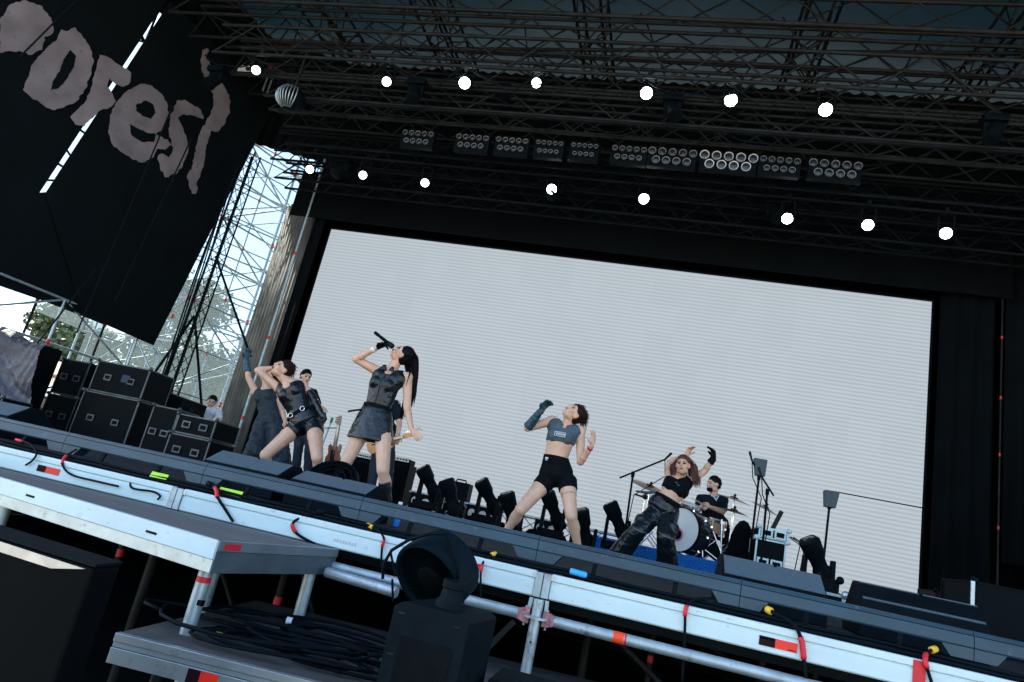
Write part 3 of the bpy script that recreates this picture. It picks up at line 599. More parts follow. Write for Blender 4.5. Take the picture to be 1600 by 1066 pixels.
tag(MB().add([(-12.9, 0.5, 2.4), (-13.3, 10.2, 2.4), (-13.3, 10.2, 9.6), (-12.9, 0.5, 9.6)], [(0, 1, 2, 3)]).build('clear_sheet', m_scrim), 'hazy sheet added behind the side banner to dim the sky', 'sheet')  # extra sheet added to tone down the bright sky in the banner slit
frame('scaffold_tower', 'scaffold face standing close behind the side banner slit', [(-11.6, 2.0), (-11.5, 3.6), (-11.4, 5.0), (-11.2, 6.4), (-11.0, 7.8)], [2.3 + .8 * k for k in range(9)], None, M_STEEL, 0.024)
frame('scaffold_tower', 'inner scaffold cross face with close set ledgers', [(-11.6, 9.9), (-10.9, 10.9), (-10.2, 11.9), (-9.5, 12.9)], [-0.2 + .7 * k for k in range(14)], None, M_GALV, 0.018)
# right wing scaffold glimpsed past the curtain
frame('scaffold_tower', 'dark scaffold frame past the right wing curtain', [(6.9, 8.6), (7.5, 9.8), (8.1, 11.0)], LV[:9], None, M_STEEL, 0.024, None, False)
drape('backdrop_curtain', 'low black cloth across the right wing flight cases', [(5.1, 8.9), (6.9, 8.4)], 0, 0.55, M_CLOTH)

# ---- trees and buildings outside
m_leaf = [mat('leaf_dark', (0.045, 0.075, 0.035), 0.7, var=0.5, scale=0.8), mat('leaf_mid', (0.075, 0.11, 0.05), 0.7, var=0.5, scale=0.8)]
m_bark = mat('bark', (0.10, 0.075, 0.055), 0.9, var=0.3)
def tree(x, y, h, r, label, k, seed):
    R = random.Random(seed); t = thing('tree', label, 'tree', (x, y, GZ), 'trees beyond the stage')
    tr_ = MB().path([V((x, y, GZ)), V((x + .1, y, GZ + h * .25)), V((x - .05, y + .1, GZ + h * .5)), V((x, y, GZ + h * .85))], [0.28, 0.22, 0.15, 0.04], 8)
    lobes = []
    for i in range(20):
        a = R.uniform(0, 6.28); hh = R.uniform(0.22, 0.98); rr = r * (1 - abs(hh - 0.5) * 1.1) * R.uniform(0.35, 0.85)
        c = V((x + rr * math.cos(a), y + rr * math.sin(a), GZ + h * hh)); lobes.append((c, r * R.uniform(0.3, 0.5)))
        tr_.path([V((x, y, GZ + h * hh * 0.7)), (V((x, y, GZ + h * hh * 0.7)) + c) / 2 + V((0, 0, 0.2)), c], [0.08, 0.05, 0.02], 5)
    tr_.build('trunk', m_bark, t, True)
    mb = MB()
    for c, lr in lobes:
        for i in range(520):
            d = V((R.gauss(0, 1), R.gauss(0, 1), R.gauss(0, 1))).normalized() * lr * (R.random() ** 0.4)
            p_ = c + V((d.x, d.y, d.z * 0.8)); s_ = R.uniform(0.12, 0.30)
            a = V((R.gauss(0, 1), R.gauss(0, 1), R.gauss(0, 1))).normalized(); b_2 = a.orthogonal().normalized()
            mb.add([p_ - a * s_, p_ + b_2 * s_ * 0.5, p_ + a * s_, p_ - b_2 * s_ * 0.5], [(0, 1, 2, 3)])
    mb.build('crown', m_leaf[k], t)
TR = [(-33, 38, 13, 5.2, 'dense dark tree seen through the scaffold beside the curtain', 0), (-27.5, 40, 11, 4.6, 'lighter rounded tree behind the grey curtain edge', 1), (-39, 34, 9.0, 3.6, 'broad green tree behind the banner lower corner', 1), (-46, 30, 8, 3.4, 'green tree above the white shed roof', 1), (-56, 28, 8.5, 3.6, 'dark leaved tree beyond the tarpaulin covered equipment', 0), (-30, 50, 13, 4.6, 'tall distant tree rising behind the dark one', 0), (22, 48, 8.5, 3.6, 'tree glimpsed beyond the right wing cases', 1)]
for i, (x, y, h, r, l, k) in enumerate(TR): tree(x, y, h, r, l, k, 100 + i)
t = thing('white_shed', 'long white shed with brown roof edge beyond the left scaffold', 'shed', (-36, 24, GZ))
MB().span((-46, 22, GZ), (-24, 27, 2.2)).build('wall', mat('shed_white', (0.72, 0.71, 0.68), 0.8, var=0.06), t)
MB().prism([(-46.5, 21.6, 2.2), (-23.5, 21.6, 2.2), (-23.5, 24.5, 3.1), (-46.5, 24.5, 3.1)], (0, 0, 0.12)).build('roof', mat('shed_roof', (0.26, 0.15, 0.10), 0.8), t)
MB().prism([(-46.5, 27.4, 2.2), (-23.5, 27.4, 2.2), (-23.5, 24.5, 3.1), (-46.5, 24.5, 3.1)], (0, 0, 0.12)).build('roof', MATS['shed_roof'], t)
for k in range(5): MB().span((-43 + k * 4, 21.97, 0.0), (-41.6 + k * 4, 22.02, 1.3)).build('window', M_GLASS, t)
t = thing('white_container', 'pale container glimpsed past the right wing', 'container', (17, 30, GZ))
MB().span((12, 29, GZ), (22, 32, 1.5)).build('body', MATS['shed_white'], t, bevel=0.02)
for k in range(12): MB().span((12.3 + k * 0.8, 28.96, GZ + 0.2), (12.6 + k * 0.8, 29.01, 1.3)).build('rib', MATS['shed_white'], t)
# ================================================================== STAGE PROPS
def frame_from(f, up=V((0, 0, 1))):                  # columns: right, forward, up
    f = V(f).normalized(); r = f.cross(up).normalized(); u = r.cross(f).normalized()
    return Matrix((r, f, u)).transposed()
# ---- monitor wedges: side profile (depth, height) extruded across the width, grille on the slanted audience-away face
def wedge(xa, xb, y, label, h=0.36, dp=0.50, curved=False, skew=0.0):
    t = thing('monitor_wedge', label, 'loudspeaker', ((xa + xb) / 2, y, 0), 'black monitor wedges on the stage lip')
    # the low lip faces the performers, the tall back faces the crowd
    pr = [(0.0, 0.0), (0.0, 0.10), (0.02, 0.16), (0.20, h), (0.30, h), (dp, 0.12), (dp, 0.0)]
    if curved: pr = [(0.0, 0.0), (0.0, 0.06)] + [(0.22 * (1 - math.cos(a)), 0.06 + (h - 0.06) * math.sin(a)) for a in (0.3, 0.6, 0.9, 1.2, 1.45)] + [(0.30, h), (dp, 0.12), (dp, 0.0)]
    R_ = Matrix.Rotation(skew, 3, 'Z'); c = V(((xa + xb) / 2, y, 0)); hw = (xb - xa) / 2
    MB().rings([[c + R_ @ V((s * hw, a, b)) for a, b in pr] for s in (-1, 1)]).build('cabinet', M_WEDGEB, t, bevel=0.008)
    # front grille panel, follows the slanted face towards the crowd
    a0, a1 = (V((0, pr[2][0], pr[2][1])), V((0, 0.20, h))) if not curved else (V((0, pr[3][0], pr[3][1])), V((0, pr[6][0], pr[6][1])))
    n_ = V((0, -(a1.z - a0.z), (a1.y - a0.y))).normalized()
    e0, e1 = a0.lerp(a1, 0.04) + n_ * 0.003, a0.lerp(a1, 0.94) + n_ * 0.003
    MB().prism([c + R_ @ (e0 + V((-hw + 0.012, 0, 0))), c + R_ @ (e0 + V((hw - 0.012, 0, 0))), c + R_ @ (e1 + V((hw - 0.012, 0, 0))), c + R_ @ (e1 + V((-hw + 0.012, 0, 0)))], R_ @ (n_ * 0.004)).build('grille', M_WEDGE, t)
    MB().tube(c + R_ @ (V((0.02, 0, 0)) + a0.lerp(a1, 0.88)), c + R_ @ (V((0.02, 0, 0)) + a0.lerp(a1, 0.88) + n_ * 0.012), 0.008, None, 10).build('screw', M_BLACK, t)
    return t
def wedge_px(xl, xr, ytop, y, label, **k):
    a, b = P(xl, ytop, y=y), P(xr, ytop + (xr - xl) * 0.21, y=y); kk = dict(h=(a.z + b.z) / 2); kk.update(k)
    return wedge(a.x, b.x, y - 0.20, label, **kk)
wedge_px(348, 462, 704, 1.15, 'black monitor wedge in front of the dancer in the bodysuit')
wedge_px(478, 594, 736, 1.05, 'black monitor wedge below the lead singer boots')
wedge_px(1127, 1284, 866, 1.05, 'black monitor wedge in front of the drum flight case')
wedge_px(1334, 1520, 906, 1.05, 'curved side black monitor wedge below the right screen corner', curved=True, skew=-0.08)
wedge_px(-60, 52, 614, 1.2, 'black monitor wedge beside the left flight case stack')
# round drum fan behind the second wedge
c = P(522, 742, y=1.75); t = thing('floor_fan', 'round black floor fan tipped back behind the monitor wedges', 'fan', (c.x, 1.75, 0))
ax = V((0.10, -0.72, 0.69)).normalized(); cc = V((c.x, 1.75, 0.20))
MB().lathe(cc - ax * 0.10, ax, [(0.17, 0), (0.20, 0.02), (0.21, 0.12), (0.20, 0.15), (0.185, 0.15), (0.18, 0.05)], 30, False).build('drum', M_WEDGEB, t, 'auto')
for k in range(3): MB().lathe(cc + ax * 0.045, ax, [(0.05 + 0.05 * k, 0), (0.054 + 0.05 * k, 0.004), (0.058 + 0.05 * k, 0)], 24, False).build('grille_ring', M_BLACK, t)
MB().lathe(cc - ax * 0.02, ax, [(0.05, 0), (0.05, 0.05), (0.02, 0.06)], 14).build('motor', M_BLACK, t, 'auto')
for k in range(5):
    a = k * 1.2566; d1 = ax.orthogonal().normalized(); d1.rotate(Matrix.Rotation(a, 3, ax)); d2 = ax.cross(d1)
    MB().prism([cc + d1 * 0.06 + d2 * 0.02, cc + d1 * 0.17 + d2 * 0.05, cc + d1 * 0.17 - d2 * 0.04, cc + d1 * 0.06 - d2 * 0.02], ax * 0.01).build('blade', M_BLACK, t)
MB().span((c.x - 0.16, 1.70, 0.0), (c.x + 0.16, 1.9, 0.03)).build('stand', M_BLACK, t)
# small blue bottle by the singer
p = P(626, 786, y=1.3); t = thing('blue_bottle', 'small blue bottle standing beside the singer boot', 'bottle', (p.x, 1.3, 0))
MB().lathe((p.x, 1.3, 0), (0, 0, 1), [(0.026, 0), (0.028, 0.01), (0.028, 0.11), (0.013, 0.14), (0.013, 0.15)], 16).build('body', mat('bottle_blue', (0.02, 0.16, 0.50), 0.2, var=0.1), t, 'auto')
MB().lathe((p.x, 1.3, 0.15), (0, 0, 1), [(0.015, 0), (0.015, 0.018)], 12).build('cap', M_WHITEPLAIN, t, 'auto')

# ---- moving heads on the floor
def moving_head(px, py, y, lean, label, yaw=0.0, sc=1.0):       # pixel of the yoke pivot
    p = P(px, py, y=y); t = thing('moving_head', label, 'stage light', (p.x, y, 0), 'moving head lights standing along the back'); lean += rnd.uniform(-.08, .30); yaw += rnd.uniform(-.15, .15); sc *= .92
    zb = max(0.02, p.z - 0.36 * sc)
    MB().box((p.x, y, zb + 0.055 * sc), (0.36 * sc, 0.26 * sc, 0.11 * sc)).build('base', M_BLACK, t, bevel=0.012)
    if zb > 0.06: MB().box((p.x, y, zb / 2), (0.09, 0.12, zb - 0.004)).build('pedestal', M_CASE, t, bevel=0.004); MB().box((p.x, y, 0.008), (0.26, 0.26, 0.014)).build('floor_plate', M_CASE, t)
    for s in (-1, 1):
        MB().prism([(p.x + s * 0.145 * sc - 0.02, y - 0.06, zb + 0.11 * sc), (p.x + s * 0.145 * sc - 0.02, y + 0.06, zb + 0.11 * sc), (p.x + s * 0.145 * sc - 0.02, y + 0.045, p.z + 0.05), (p.x + s * 0.145 * sc - 0.02, y - 0.045, p.z + 0.05)], (0.04, 0, 0)).build('yoke_arm', M_BLACK, t, bevel=0.008)
    d = V((-math.sin(lean), -0.30 + yaw, math.cos(lean))).normalized()
    A = d; B = A.cross(V((0, 1, 0))).normalized(); C_ = A.cross(B).normalized()
    rings = []
    for h, wx, wy in [(-0.27, .075, .07), (-0.25, .09, .085), (-0.09, .095, .09), (-0.04, .075, .075), (0.05, .078, .08), (0.09, .10, .10), (0.26, .108, .105), (0.285, .085, .085)]:
        rings.append([V((p.x, y, p.z)) + A * h * sc + (B * math.copysign(abs(math.cos(k)) ** .6, math.cos(k)) * wx + C_ * math.copysign(abs(math.sin(k)) ** .6, math.sin(k)) * wy) * sc for k in [2 * math.pi * i / 20 for i in range(20)]])
    hd = MB().rings(rings).build('head', M_BLACK, t, 'auto')
    MB().lathe(V((p.x, y, p.z)) + A * 0.281 * sc, A, [(0.085 * sc, 0.0), (0.02, 0.012)], 18).build('lens', M_GLASS, hd, 'auto')
    for k in range(4): MB().rings([[V((p.x, y, p.z)) + A * (-0.23 + 0.05 * k + dh) * sc + (B * math.cos(a) * .096 + C_ * math.sin(a) * .092) * sc for a in [2 * math.pi * i / 16 for i in range(16)]] for dh in (0, 0.012)], False).build('cooling_fin', M_WEDGEB, hd)
MH = [(673, 757, 5.6, 0.42, 'beside the guitar amplifier'), (706, 781, 5.0, 0.42, 'before the small amplifier box'), (765, 778, 5.6, 0.42, 'standing alone left of the grey top dancer'), (799, 803, 5.0, 0.40, 'behind the bent knee of the grey top dancer'), (866, 799, 5.6, 0.42, 'between the legs of the grey top dancer'), (913, 830, 5.0, 0.36, 'half hidden by the straight leg of the grey top dancer'), (966, 817, 5.4, 0.40, 'at the foot of the long boom microphone stand'), (1279, 880, 4.3, 0.62, 'right of the drum flight case')]
for (x, yy, y, ln, l) in MH: moving_head(x, yy, y, ln, 'black moving head light ' + l)
# floor truss with twin round lamps
a, b = P(640, 784, y=6.3), P(925, 850, y=6.3); zt = 0.22
for k, (xa, xb) in enumerate([(a.x, a.x + 1.62), (a.x + 1.66, b.x + 0.4)]):
    truss('floor_truss', ['silver floor truss behind the paired moving heads', 'silver floor truss behind the grey top dancer'][k], (xa, 6.3, zt), (xb, 6.3, zt), 0.22, 0.22, 0.24, 0.018, 0.008, M_ALU, 'low silver trusses on the stage floor')
for k, px in enumerate([(650, 786), (738, 808), (845, 833)]):
    p = P(*px, y=6.05); t = thing('twin_blinder', 'black twin blinder lamp with two pale lenses ' + ['beside the amplifier', 'between two moving heads', 'between the dancer legs'][k], 'lamp', (p.x, 6.05, 0), 'twin lamps on the floor truss')
    MB().box((p.x + 0.06, 6.09, 0.22), (0.34, 0.10, 0.22)).build('housing', M_BLACK, t, bevel=0.01)
    for s in (0, 1):
        MB().lathe((p.x - 0.02 + 0.155 * s, 6.04, 0.22), (0, -1, 0), [(0.066, 0), (0.070, 0.012), (0.058, 0.014)], 18, False).build('lens_ring', M_BLACK, t, 'auto')
        MB().lathe((p.x - 0.02 + 0.155 * s, 6.04, 0.22), (0, -1, 0), [(0.058, 0.004), (0.02, 0.010)], 18).build('lens', mat('pale_lens', (0.62, 0.62, 0.55), 0.25, var=0.15, scale=60), t, 'auto')
for k in range(5):
    p = P(690 + 47 * k, 800 + 11 * k, y=5.9); t = thing('floor_par', 'small black floor can light in front of the floor truss', 'lamp', (p.x, 5.9, 0), 'small can lights along the floor truss')
    MB().lathe((p.x, 5.9, 0.09), (-0.2, -0.8, 0.5), [(0.05, -0.1), (0.07, -0.07), (0.075, 0.06), (0.065, 0.062)], 14).build('can', M_BLACK, t, 'auto')
    MB().box((p.x, 5.93, 0.02), (0.2, 0.16, 0.035)).build('foot', M_BLACK, t)

# ---- guitars, amps behind the singer
def amp(px0, px1, pyt, y, zb, label, head=True):
    a, b = P(px0, pyt, y=y), P(px1, pyt, y=y); t = thing('guitar_amplifier', label, 'amplifier', ((a.x + b.x) / 2, y, 0), 'amplifiers behind the singer')
    MB().span((a.x - 0.03, y, 0.0), (b.x + 0.03, y + 0.34, zb)).build('cabinet', M_CASE, t, bevel=0.01)
    MB().span((a.x, y - 0.006, 0.05), (b.x, y - 0.001, zb - 0.05)).build('grille_cloth', M_CLOTH, t)
    MB().span((a.x, y + 0.04, zb + 0.002), (b.x, y + 0.30, a.z)).build('head', M_CASE, t, bevel=0.012)
    MB().span((a.x + 0.02, y + 0.032, zb + 0.03), (b.x - 0.02, y + 0.039, zb + 0.09)).build('control_panel', mat('amp_panel', (0.62, 0.62, 0.55), 0.4, 0.3), t)
    for k in range(6): MB().tube((a.x + 0.06 + k * (b.x - a.x - 0.12) / 5, y + 0.034, zb + 0.06), (a.x + 0.06 + k * (b.x - a.x - 0.12) / 5, y + 0.018, zb + 0.06), 0.012, None, 10).build('knob', M_BLACK, t)
amp(606, 642, 711, 6.6, 0.72, 'black amplifier stack with pale panel right of the singer leg')
amp(555, 585, 706, 6.7, 0.66, 'amplifier with pale strip glimpsed between the singer legs')
p = P(716, 775, y=6.9); t = thing('small_amplifier', 'small boxy amplifier with a handle behind the moving heads', 'amplifier', (p.x, 6.9, 0))
MB().box((p.x, 6.9, 0.32), (0.34, 0.26, 0.62)).build('cabinet', M_CASE, t, bevel=0.01)
MB().path([V((p.x - 0.08, 6.9, 0.63)), V((p.x - 0.07, 6.9, 0.67)), V((p.x + 0.07, 6.9, 0.67)), V((p.x + 0.08, 6.9, 0.63))], 0.012, 8).build('handle', M_STEEL, t, True)
m_gw = mat('guitar_wood', (0.20, 0.055, 0.02), 0.3, var=0.3, scale=9, coat=0.5, stretch=(1, 1, 6))
def guitar(base, tip, body_m, label, face=V((0, -1, 0)), sc=1.0):
    base, tip = V(base), V(tip); d = (tip - base).normalized(); s = d.cross(face).normalized(); f = s.cross(d).normalized()
    t = thing('electric_guitar', label, 'guitar', base)
    L = (tip - base).length
    out = [(-.02, -.10), (.04, -.155), (.12, -.15), (.19, -.11), (.26, -.125), (.33, -.13), (.37, -.10), (.33, -.06), (.33, .05), (.38, .085), (.35, .12), (.27, .115), (.20, .105), (.12, .145), (.03, .15), (-.02, .10), (-.035, 0)]
    MB().prism([base + (d * a + s * b) * sc - f * 0.02 for a, b in out], f * 0.04).build('body', body_m, t, bevel=0.006)
    MB().prism([base + (d * 0.05 + s * -0.05) * sc + f * .021, base + (d * 0.26 + s * -0.06) * sc + f * .021, base + (d * 0.26 + s * 0.02) * sc + f * .021, base + (d * 0.05 + s * 0.03) * sc + f * .021], f * 0.003).build('pickguard', M_BLACK, t)
    MB().prism([base + d * 0.30 * sc - s * 0.027 + f * 0.01, tip - d * 0.14 - s * 0.021 + f * 0.01, tip - d * 0.14 + s * 0.021 + f * 0.01, base + d * 0.30 * sc + s * 0.027 + f * 0.01], f * 0.022).build('neck', mat('guitar_neck', (0.22, 0.10, 0.05), 0.4), t)
    hd = MB().prism([tip - d * 0.15 - s * 0.022, tip - d * 0.11 - s * 0.05, tip - s * 0.03, tip + s * 0.015, tip - d * 0.13 + s * 0.022], f * 0.016).build('headstock', body_m, t)
    for k in range(4): MB().tube(tip - d * (0.03 + 0.025 * k) - s * 0.035, tip - d * (0.03 + 0.025 * k) - s * 0.075, 0.007, None, 6).build('tuning_peg', M_CHROME, hd)
    for k in range(4): MB().tube(base + d * 0.06 + s * (-0.012 + 0.008 * k) + f * 0.034, tip - d * 0.14 + s * (-0.012 + 0.008 * k) + f * 0.034, 0.0012, None, 4).build('string', M_CHROME, t)
    return t
b0, t0 = P(519, 726, y=5.7), P(533, 650, y=5.7)
guitar(b0, t0, m_gw, 'brown bass guitar upright in its stand behind the fan', sc=.78)
t = thing('guitar_stand', 'thin grey guitar stand with green clip behind the bass', 'stand', (b0.x - 0.12, 5.85, 0))
q = P(517, 660, y=5.85)
bar('post', (q.x - 0.1, 5.85, 0.0), (q.x, 5.85, q.z), 0.012, M_GALV, t); bar('crossbar', (q.x - 0.06, 5.84, q.z - 0.1), (q.x + 0.17, 5.80, q.z - 0.06), 0.010, M_GALV, t)
for s in (-1, 1): bar('foot', (q.x - 0.1, 5.85, 0.2), (q.x - 0.1 + s * 0.2, 5.85 + 0.1 * s, 0.0), 0.012, M_STEEL, t)
MB().box((q.x + 0.005, 5.845, q.z + 0.03), (0.03, 0.03, 0.08)).build('clip', mat('green_clip', (0.03, 0.22, 0.10), 0.5), t)

# ---- microphone stands
def mic_stand(base, top, boom_a, boom_b, label, cup=None, tri=True):
    base, top = V(base), V(top); t = thing('microphone_stand', label, 'microphone stand', base)
    bar('upright', base + V((0, 0, 0.05)), top, 0.013, M_BLACK, t)
    for k in range(3): bar('foot', base + V((0, 0, 0.12)), base + V((0.26 * math.cos(k * 2.09 + .4), 0.26 * math.sin(k * 2.09 + .4), 0.012)), 0.010, M_BLACK, t)
    MB().tube(top - V((0, 0, 0.04)), top + V((0, 0, 0.03)), 0.022, None, 10).build('clutch', M_BLACK, t, 'auto')
    if boom_a is not None:
        bar('boom', boom_a, boom_b, 0.011, M_BLACK, t)
        d = (V(boom_b) - V(boom_a)).normalized()
        MB().lathe(V(boom_b), d + V((0, 0, 0.6)), [(0.008, -0.02), (0.012, 0.0), (0.014, 0.07), (0.017, 0.09), (0.012, 0.115)], 12).build('microphone', M_STEEL, t, 'auto')
        MB().path([V(boom_b), V(boom_b) + V((0.03, 0, -0.2)), top + V((0.05, -0.02, -0.25)), top + V((0.03, 0, -0.6))], 0.006, 6).build('cable', M_CABLE, t, True)
    if cup is not None:
        c0, c1 = V(cup[0]), V(cup[1])
        MB().rings([[c0 + V((sx * 0.055, sy * 0.05, 0)) for sx, sy in ((-1, -1), (1, -1), (1, 1), (-1, 1))], [c1 + V((sx * 0.075, sy * 0.065, 0)) for sx, sy in ((-1, -1), (1, -1), (1, 1), (-1, 1))]]).build('shade_box', mat('stand_box', (0.02, 0.045, 0.06), 0.5), t, bevel=0.004)
y = 5.2; b0 = P(978, 830, y=y); tp = P(989, 741, y=y)
mic_stand((b0.x, y, 0), tp, P(968, 747, y=y), P(1039, 718, y=y), 'boom microphone stand reaching over the drum cymbals')
y = 5.4; b0 = P(1173, 850, y=y); tp = P(1186, 745, y=y)
mic_stand((b0.x, y, 0), tp, P(1184, 738, y=y), P(1175, 720, y=y), 'tall stand with a dark tapered box beside the drum flight case', (P(1187, 744, y=y), P(1188, 718, y=y)))
y = 5.0; b0 = P(1192, 860, y=y); tp = P(1199, 768, y=y)
mic_stand((b0.x, y, 0), tp, P(1209, 775, y=y), P(1190, 745, y=y), 'short boom stand standing before the drum flight case')
y = 5.0; b0 = P(1285, 880, y=y); tp = P(1296, 790, y=y)
mic_stand((b0.x, y, 0), tp, None, None, 'tall stand with a dark tapered box right of the drums', (P(1296, 793, y=y), P(1299, 768, y=y)))

# ---- blue fur riser and drums
ry0 = 5.75; ra, rb = P(905, 850, y=ry0).x, P(1140, 880, y=ry0).x; rz = 0.27
riser = thing('drum_riser', 'low drum riser draped in bright blue shaggy carpet', 'riser', ((ra + rb) / 2, ry0, 0))
MB().span((ra + 0.02, ry0 + 0.03, 0.0), (rb + 1.0, 8.1, rz - 0.03)).build('platform', M_BLACK, riser)
fur = MB(); R2 = random.Random(3)
fur.span((ra, ry0, 0.0), (rb + 0.1, ry0 + 0.03, rz)); fur.span((ra, ry0 + 0.03, rz - 0.028), (rb + 1.0, 8.1, rz))
for k in range(16000):
    x = R2.uniform(ra, rb + 0.1); z = R2.uniform(0, rz + 0.01); p = V((x, ry0 - 0.001, z)); d = V((R2.uniform(-.016, .016), R2.uniform(-.024, -.006), R2.uniform(-.03, .012)))
    fur.add([p, p + V((0.004, 0, 0)), p + d], [(0, 1, 2)])
fur.build('carpet', M_BLUEFUR, riser, kind='stuff')
m_dw = mat('drum_head', (0.66, 0.70, 0.68), 0.4, var=0.05)
def drum(c, ax, r, L, shell, label, head=m_dw, hoop=M_CHROME, lugs=8, port=False):
    c = V(c); ax = V(ax).normalized(); t = thing('drum', label, 'drum', c, 'drums of the kit')
    MB().lathe(c - ax * L, ax, [(r * 0.97, 0), (r * 0.97, L)], 32, False).build('shell', shell, t, 'auto')
    for e in (0, -L):
        MB().lathe(c + ax * e, ax, [(r * 0.975, -0.015), (r * 1.03, -0.015), (r * 1.03, 0.018), (r * 0.975, 0.018)], 32, False).build('hoop', hoop, t, 'auto')
    hd = MB().lathe(c, ax, [(r * 0.97, 0.0), (r * 0.5, 0.006), (0.01, 0.008)], 32).build('drum_head', head, t, 'auto')
    MB().lathe(c - ax * L, -ax, [(r * 0.97, 0.0), (0.01, 0.004)], 32).build('drum_head', m_dw, t, 'auto')
    if port:
        s = ax.orthogonal().normalized(); s2 = ax.cross(s); pc = c + V((-.02, 0, -0.24 * r)) + ax * 0.008
        MB().lathe(pc, ax, [(0.085, 0.002), (0.075, 0.006), (0.065, 0.004)], 20, False).build('port_ring', mat('port_pink', (0.5, 0.12, 0.22), 0.4), hd)
        MB().lathe(pc, ax, [(0.066, 0.0025), (0.005, 0.0025)], 20).build('port_hole', M_BLACK, hd)
    s = ax.orthogonal().normalized()
    for k in range(lugs):
        d = s.copy(); d.rotate(Matrix.Rotation(2 * math.pi * k / lugs, 3, ax))
        MB().tube(c + d * r * 1.02 + ax * 0.01, c + d * r * 1.02 - ax * (L + 0.01), 0.004, None, 6).build('tension_rod', M_CHROME, t)
        MB().box(c + d * r * 1.0 - ax * L * 0.5, (0.022, 0.022, 0.022)).build('lug', M_CHROME, t)
    return t
kc = P(1061, 838, y=6.0); kc.z = max(kc.z, rz + 0.30)
drum(kc, (-0.58, -0.81, 0.03), 0.285, 0.42, mat('kick_shell', (0.015, 0.015, 0.018), 0.25, coat=0.5), 'large bass drum with white front skin and pink rimmed port', port=True, hoop=M_BLACK)
drum(P(1076, 789, y=6.35), (0.15, -0.25, 0.95), 0.15, 0.20, mat('tom_pink', (0.30, 0.07, 0.13), 0.3, var=0.2, coat=0.4), 'small pink sparkle rack tom above the bass drum')
drum(P(1112, 812, y=6.3), (0.05, -0.12, 1), 0.19, 0.17, mat('snare_wood', (0.42, 0.25, 0.12), 0.35, var=0.2, coat=0.3), 'tan wooden floor tom in front of the drummer')
drum(P(1086, 815, y=6.9), (0.0, -0.1, 1), 0.17, 0.12, MATS['snare_wood'], 'shallow snare drum close to the drummer')
m_cym = mat('cymbal_bronze', (0.16, 0.085, 0.05), 0.3, 0.8, var=0.3, scale=20)
for k, (px, py, y, r, tilt, zf, l) in enumerate([(1016, 760, 6.2, 0.27, (0.22, -0.25, 1), 0.3, 'large brown ride cymbal left of the dancer elbow'), (1147, 779, 6.5, 0.24, (0.16, -0.10, 1), 0.3, 'upper crash cymbal right of the drummer'), (1147, 798, 6.2, 0.20, (0.10, -0.12, 1), 0.3, 'lower splash cymbal right of the drummer'), (1196, 793, 6.4, 0.19, (0.35, -0.1, 1), 0.3, 'tilted cymbal over the drum flight case'), (1008, 776, 6.4, 0.18, (0.1, -0.1, 1), 0.3, 'hi hat cymbal pair under the ride cymbal')]):
    p = P(px, py, y=y); t = thing('cymbal', l, 'cymbal', (p.x, y, rz), 'cymbals of the kit'); ax = V(tilt).normalized()
    MB().lathe(p, ax, [(r, -0.02), (r * 0.25, 0.008), (r * 0.2, 0.022), (0.01, 0.028)], 28, False).build('bronze', m_cym, t, 'auto')
    if k == 4: MB().lathe(p - V((0, 0, 0.02)), -ax, [(r, -0.02), (r * 0.25, 0.006), (0.01, 0.02)], 28, False).build('bronze', m_cym, t, 'auto')
    MB().tube(p, p + ax * 0.07, 0.006, None, 6).build('wing_nut', M_BLACK, t)
    MB().tube(p + ax * 0.03, p + ax * 0.055, 0.02, None, 10).build('felt', M_BLACK, t)
    bar('stand_rod', p - V((0, 0, 0.45)), p, 0.009, M_CHROME, t); bar('stand_tube', (p.x, y, rz + 0.25), p - V((0, 0, 0.43)), 0.014, M_CHROME, t)
    for j in range(3):
        a = j * 2.09 + k; bar('foot', (p.x, y, rz + 0.30), (p.x + 0.28 * math.cos(a), y + 0.28 * math.sin(a), rz + 0.012), 0.009, M_CHROME, t)
for k, (x0_, y0_, x1_, y1_) in enumerate([(1096, 820, 1098, 870), (1112, 825, 1130, 872), (1128, 812, 1126, 872), (1000, 852, 1020, 830), (1005, 832, 1022, 855), (1085, 870, 1118, 845), (1090, 850, 1125, 878)]):
    a, b = P(x0_, y0_, y=6.15), P(x1_, y1_, y=6.1); a.z = max(a.z, rz + 0.012); b.z = max(b.z, rz + 0.012)
    t = thing('drum_hardware', 'chrome strut of the drum stands', 'drum stand', a, 'chrome struts under the drum kit'); bar('strut', a, b, 0.011, M_CHROME, t)
p = P(1118, 855, y=6.25); t = thing('kick_pedal_box', 'small black tilted box beside the bass drum', 'box', (p.x, 6.25, rz))
MB().box((p.x, 6.25, rz + 0.12), (0.20, 0.16, 0.18), Matrix.Rotation(0.5, 3, 'Y')).build('body', M_CASE, t, bevel=0.01)

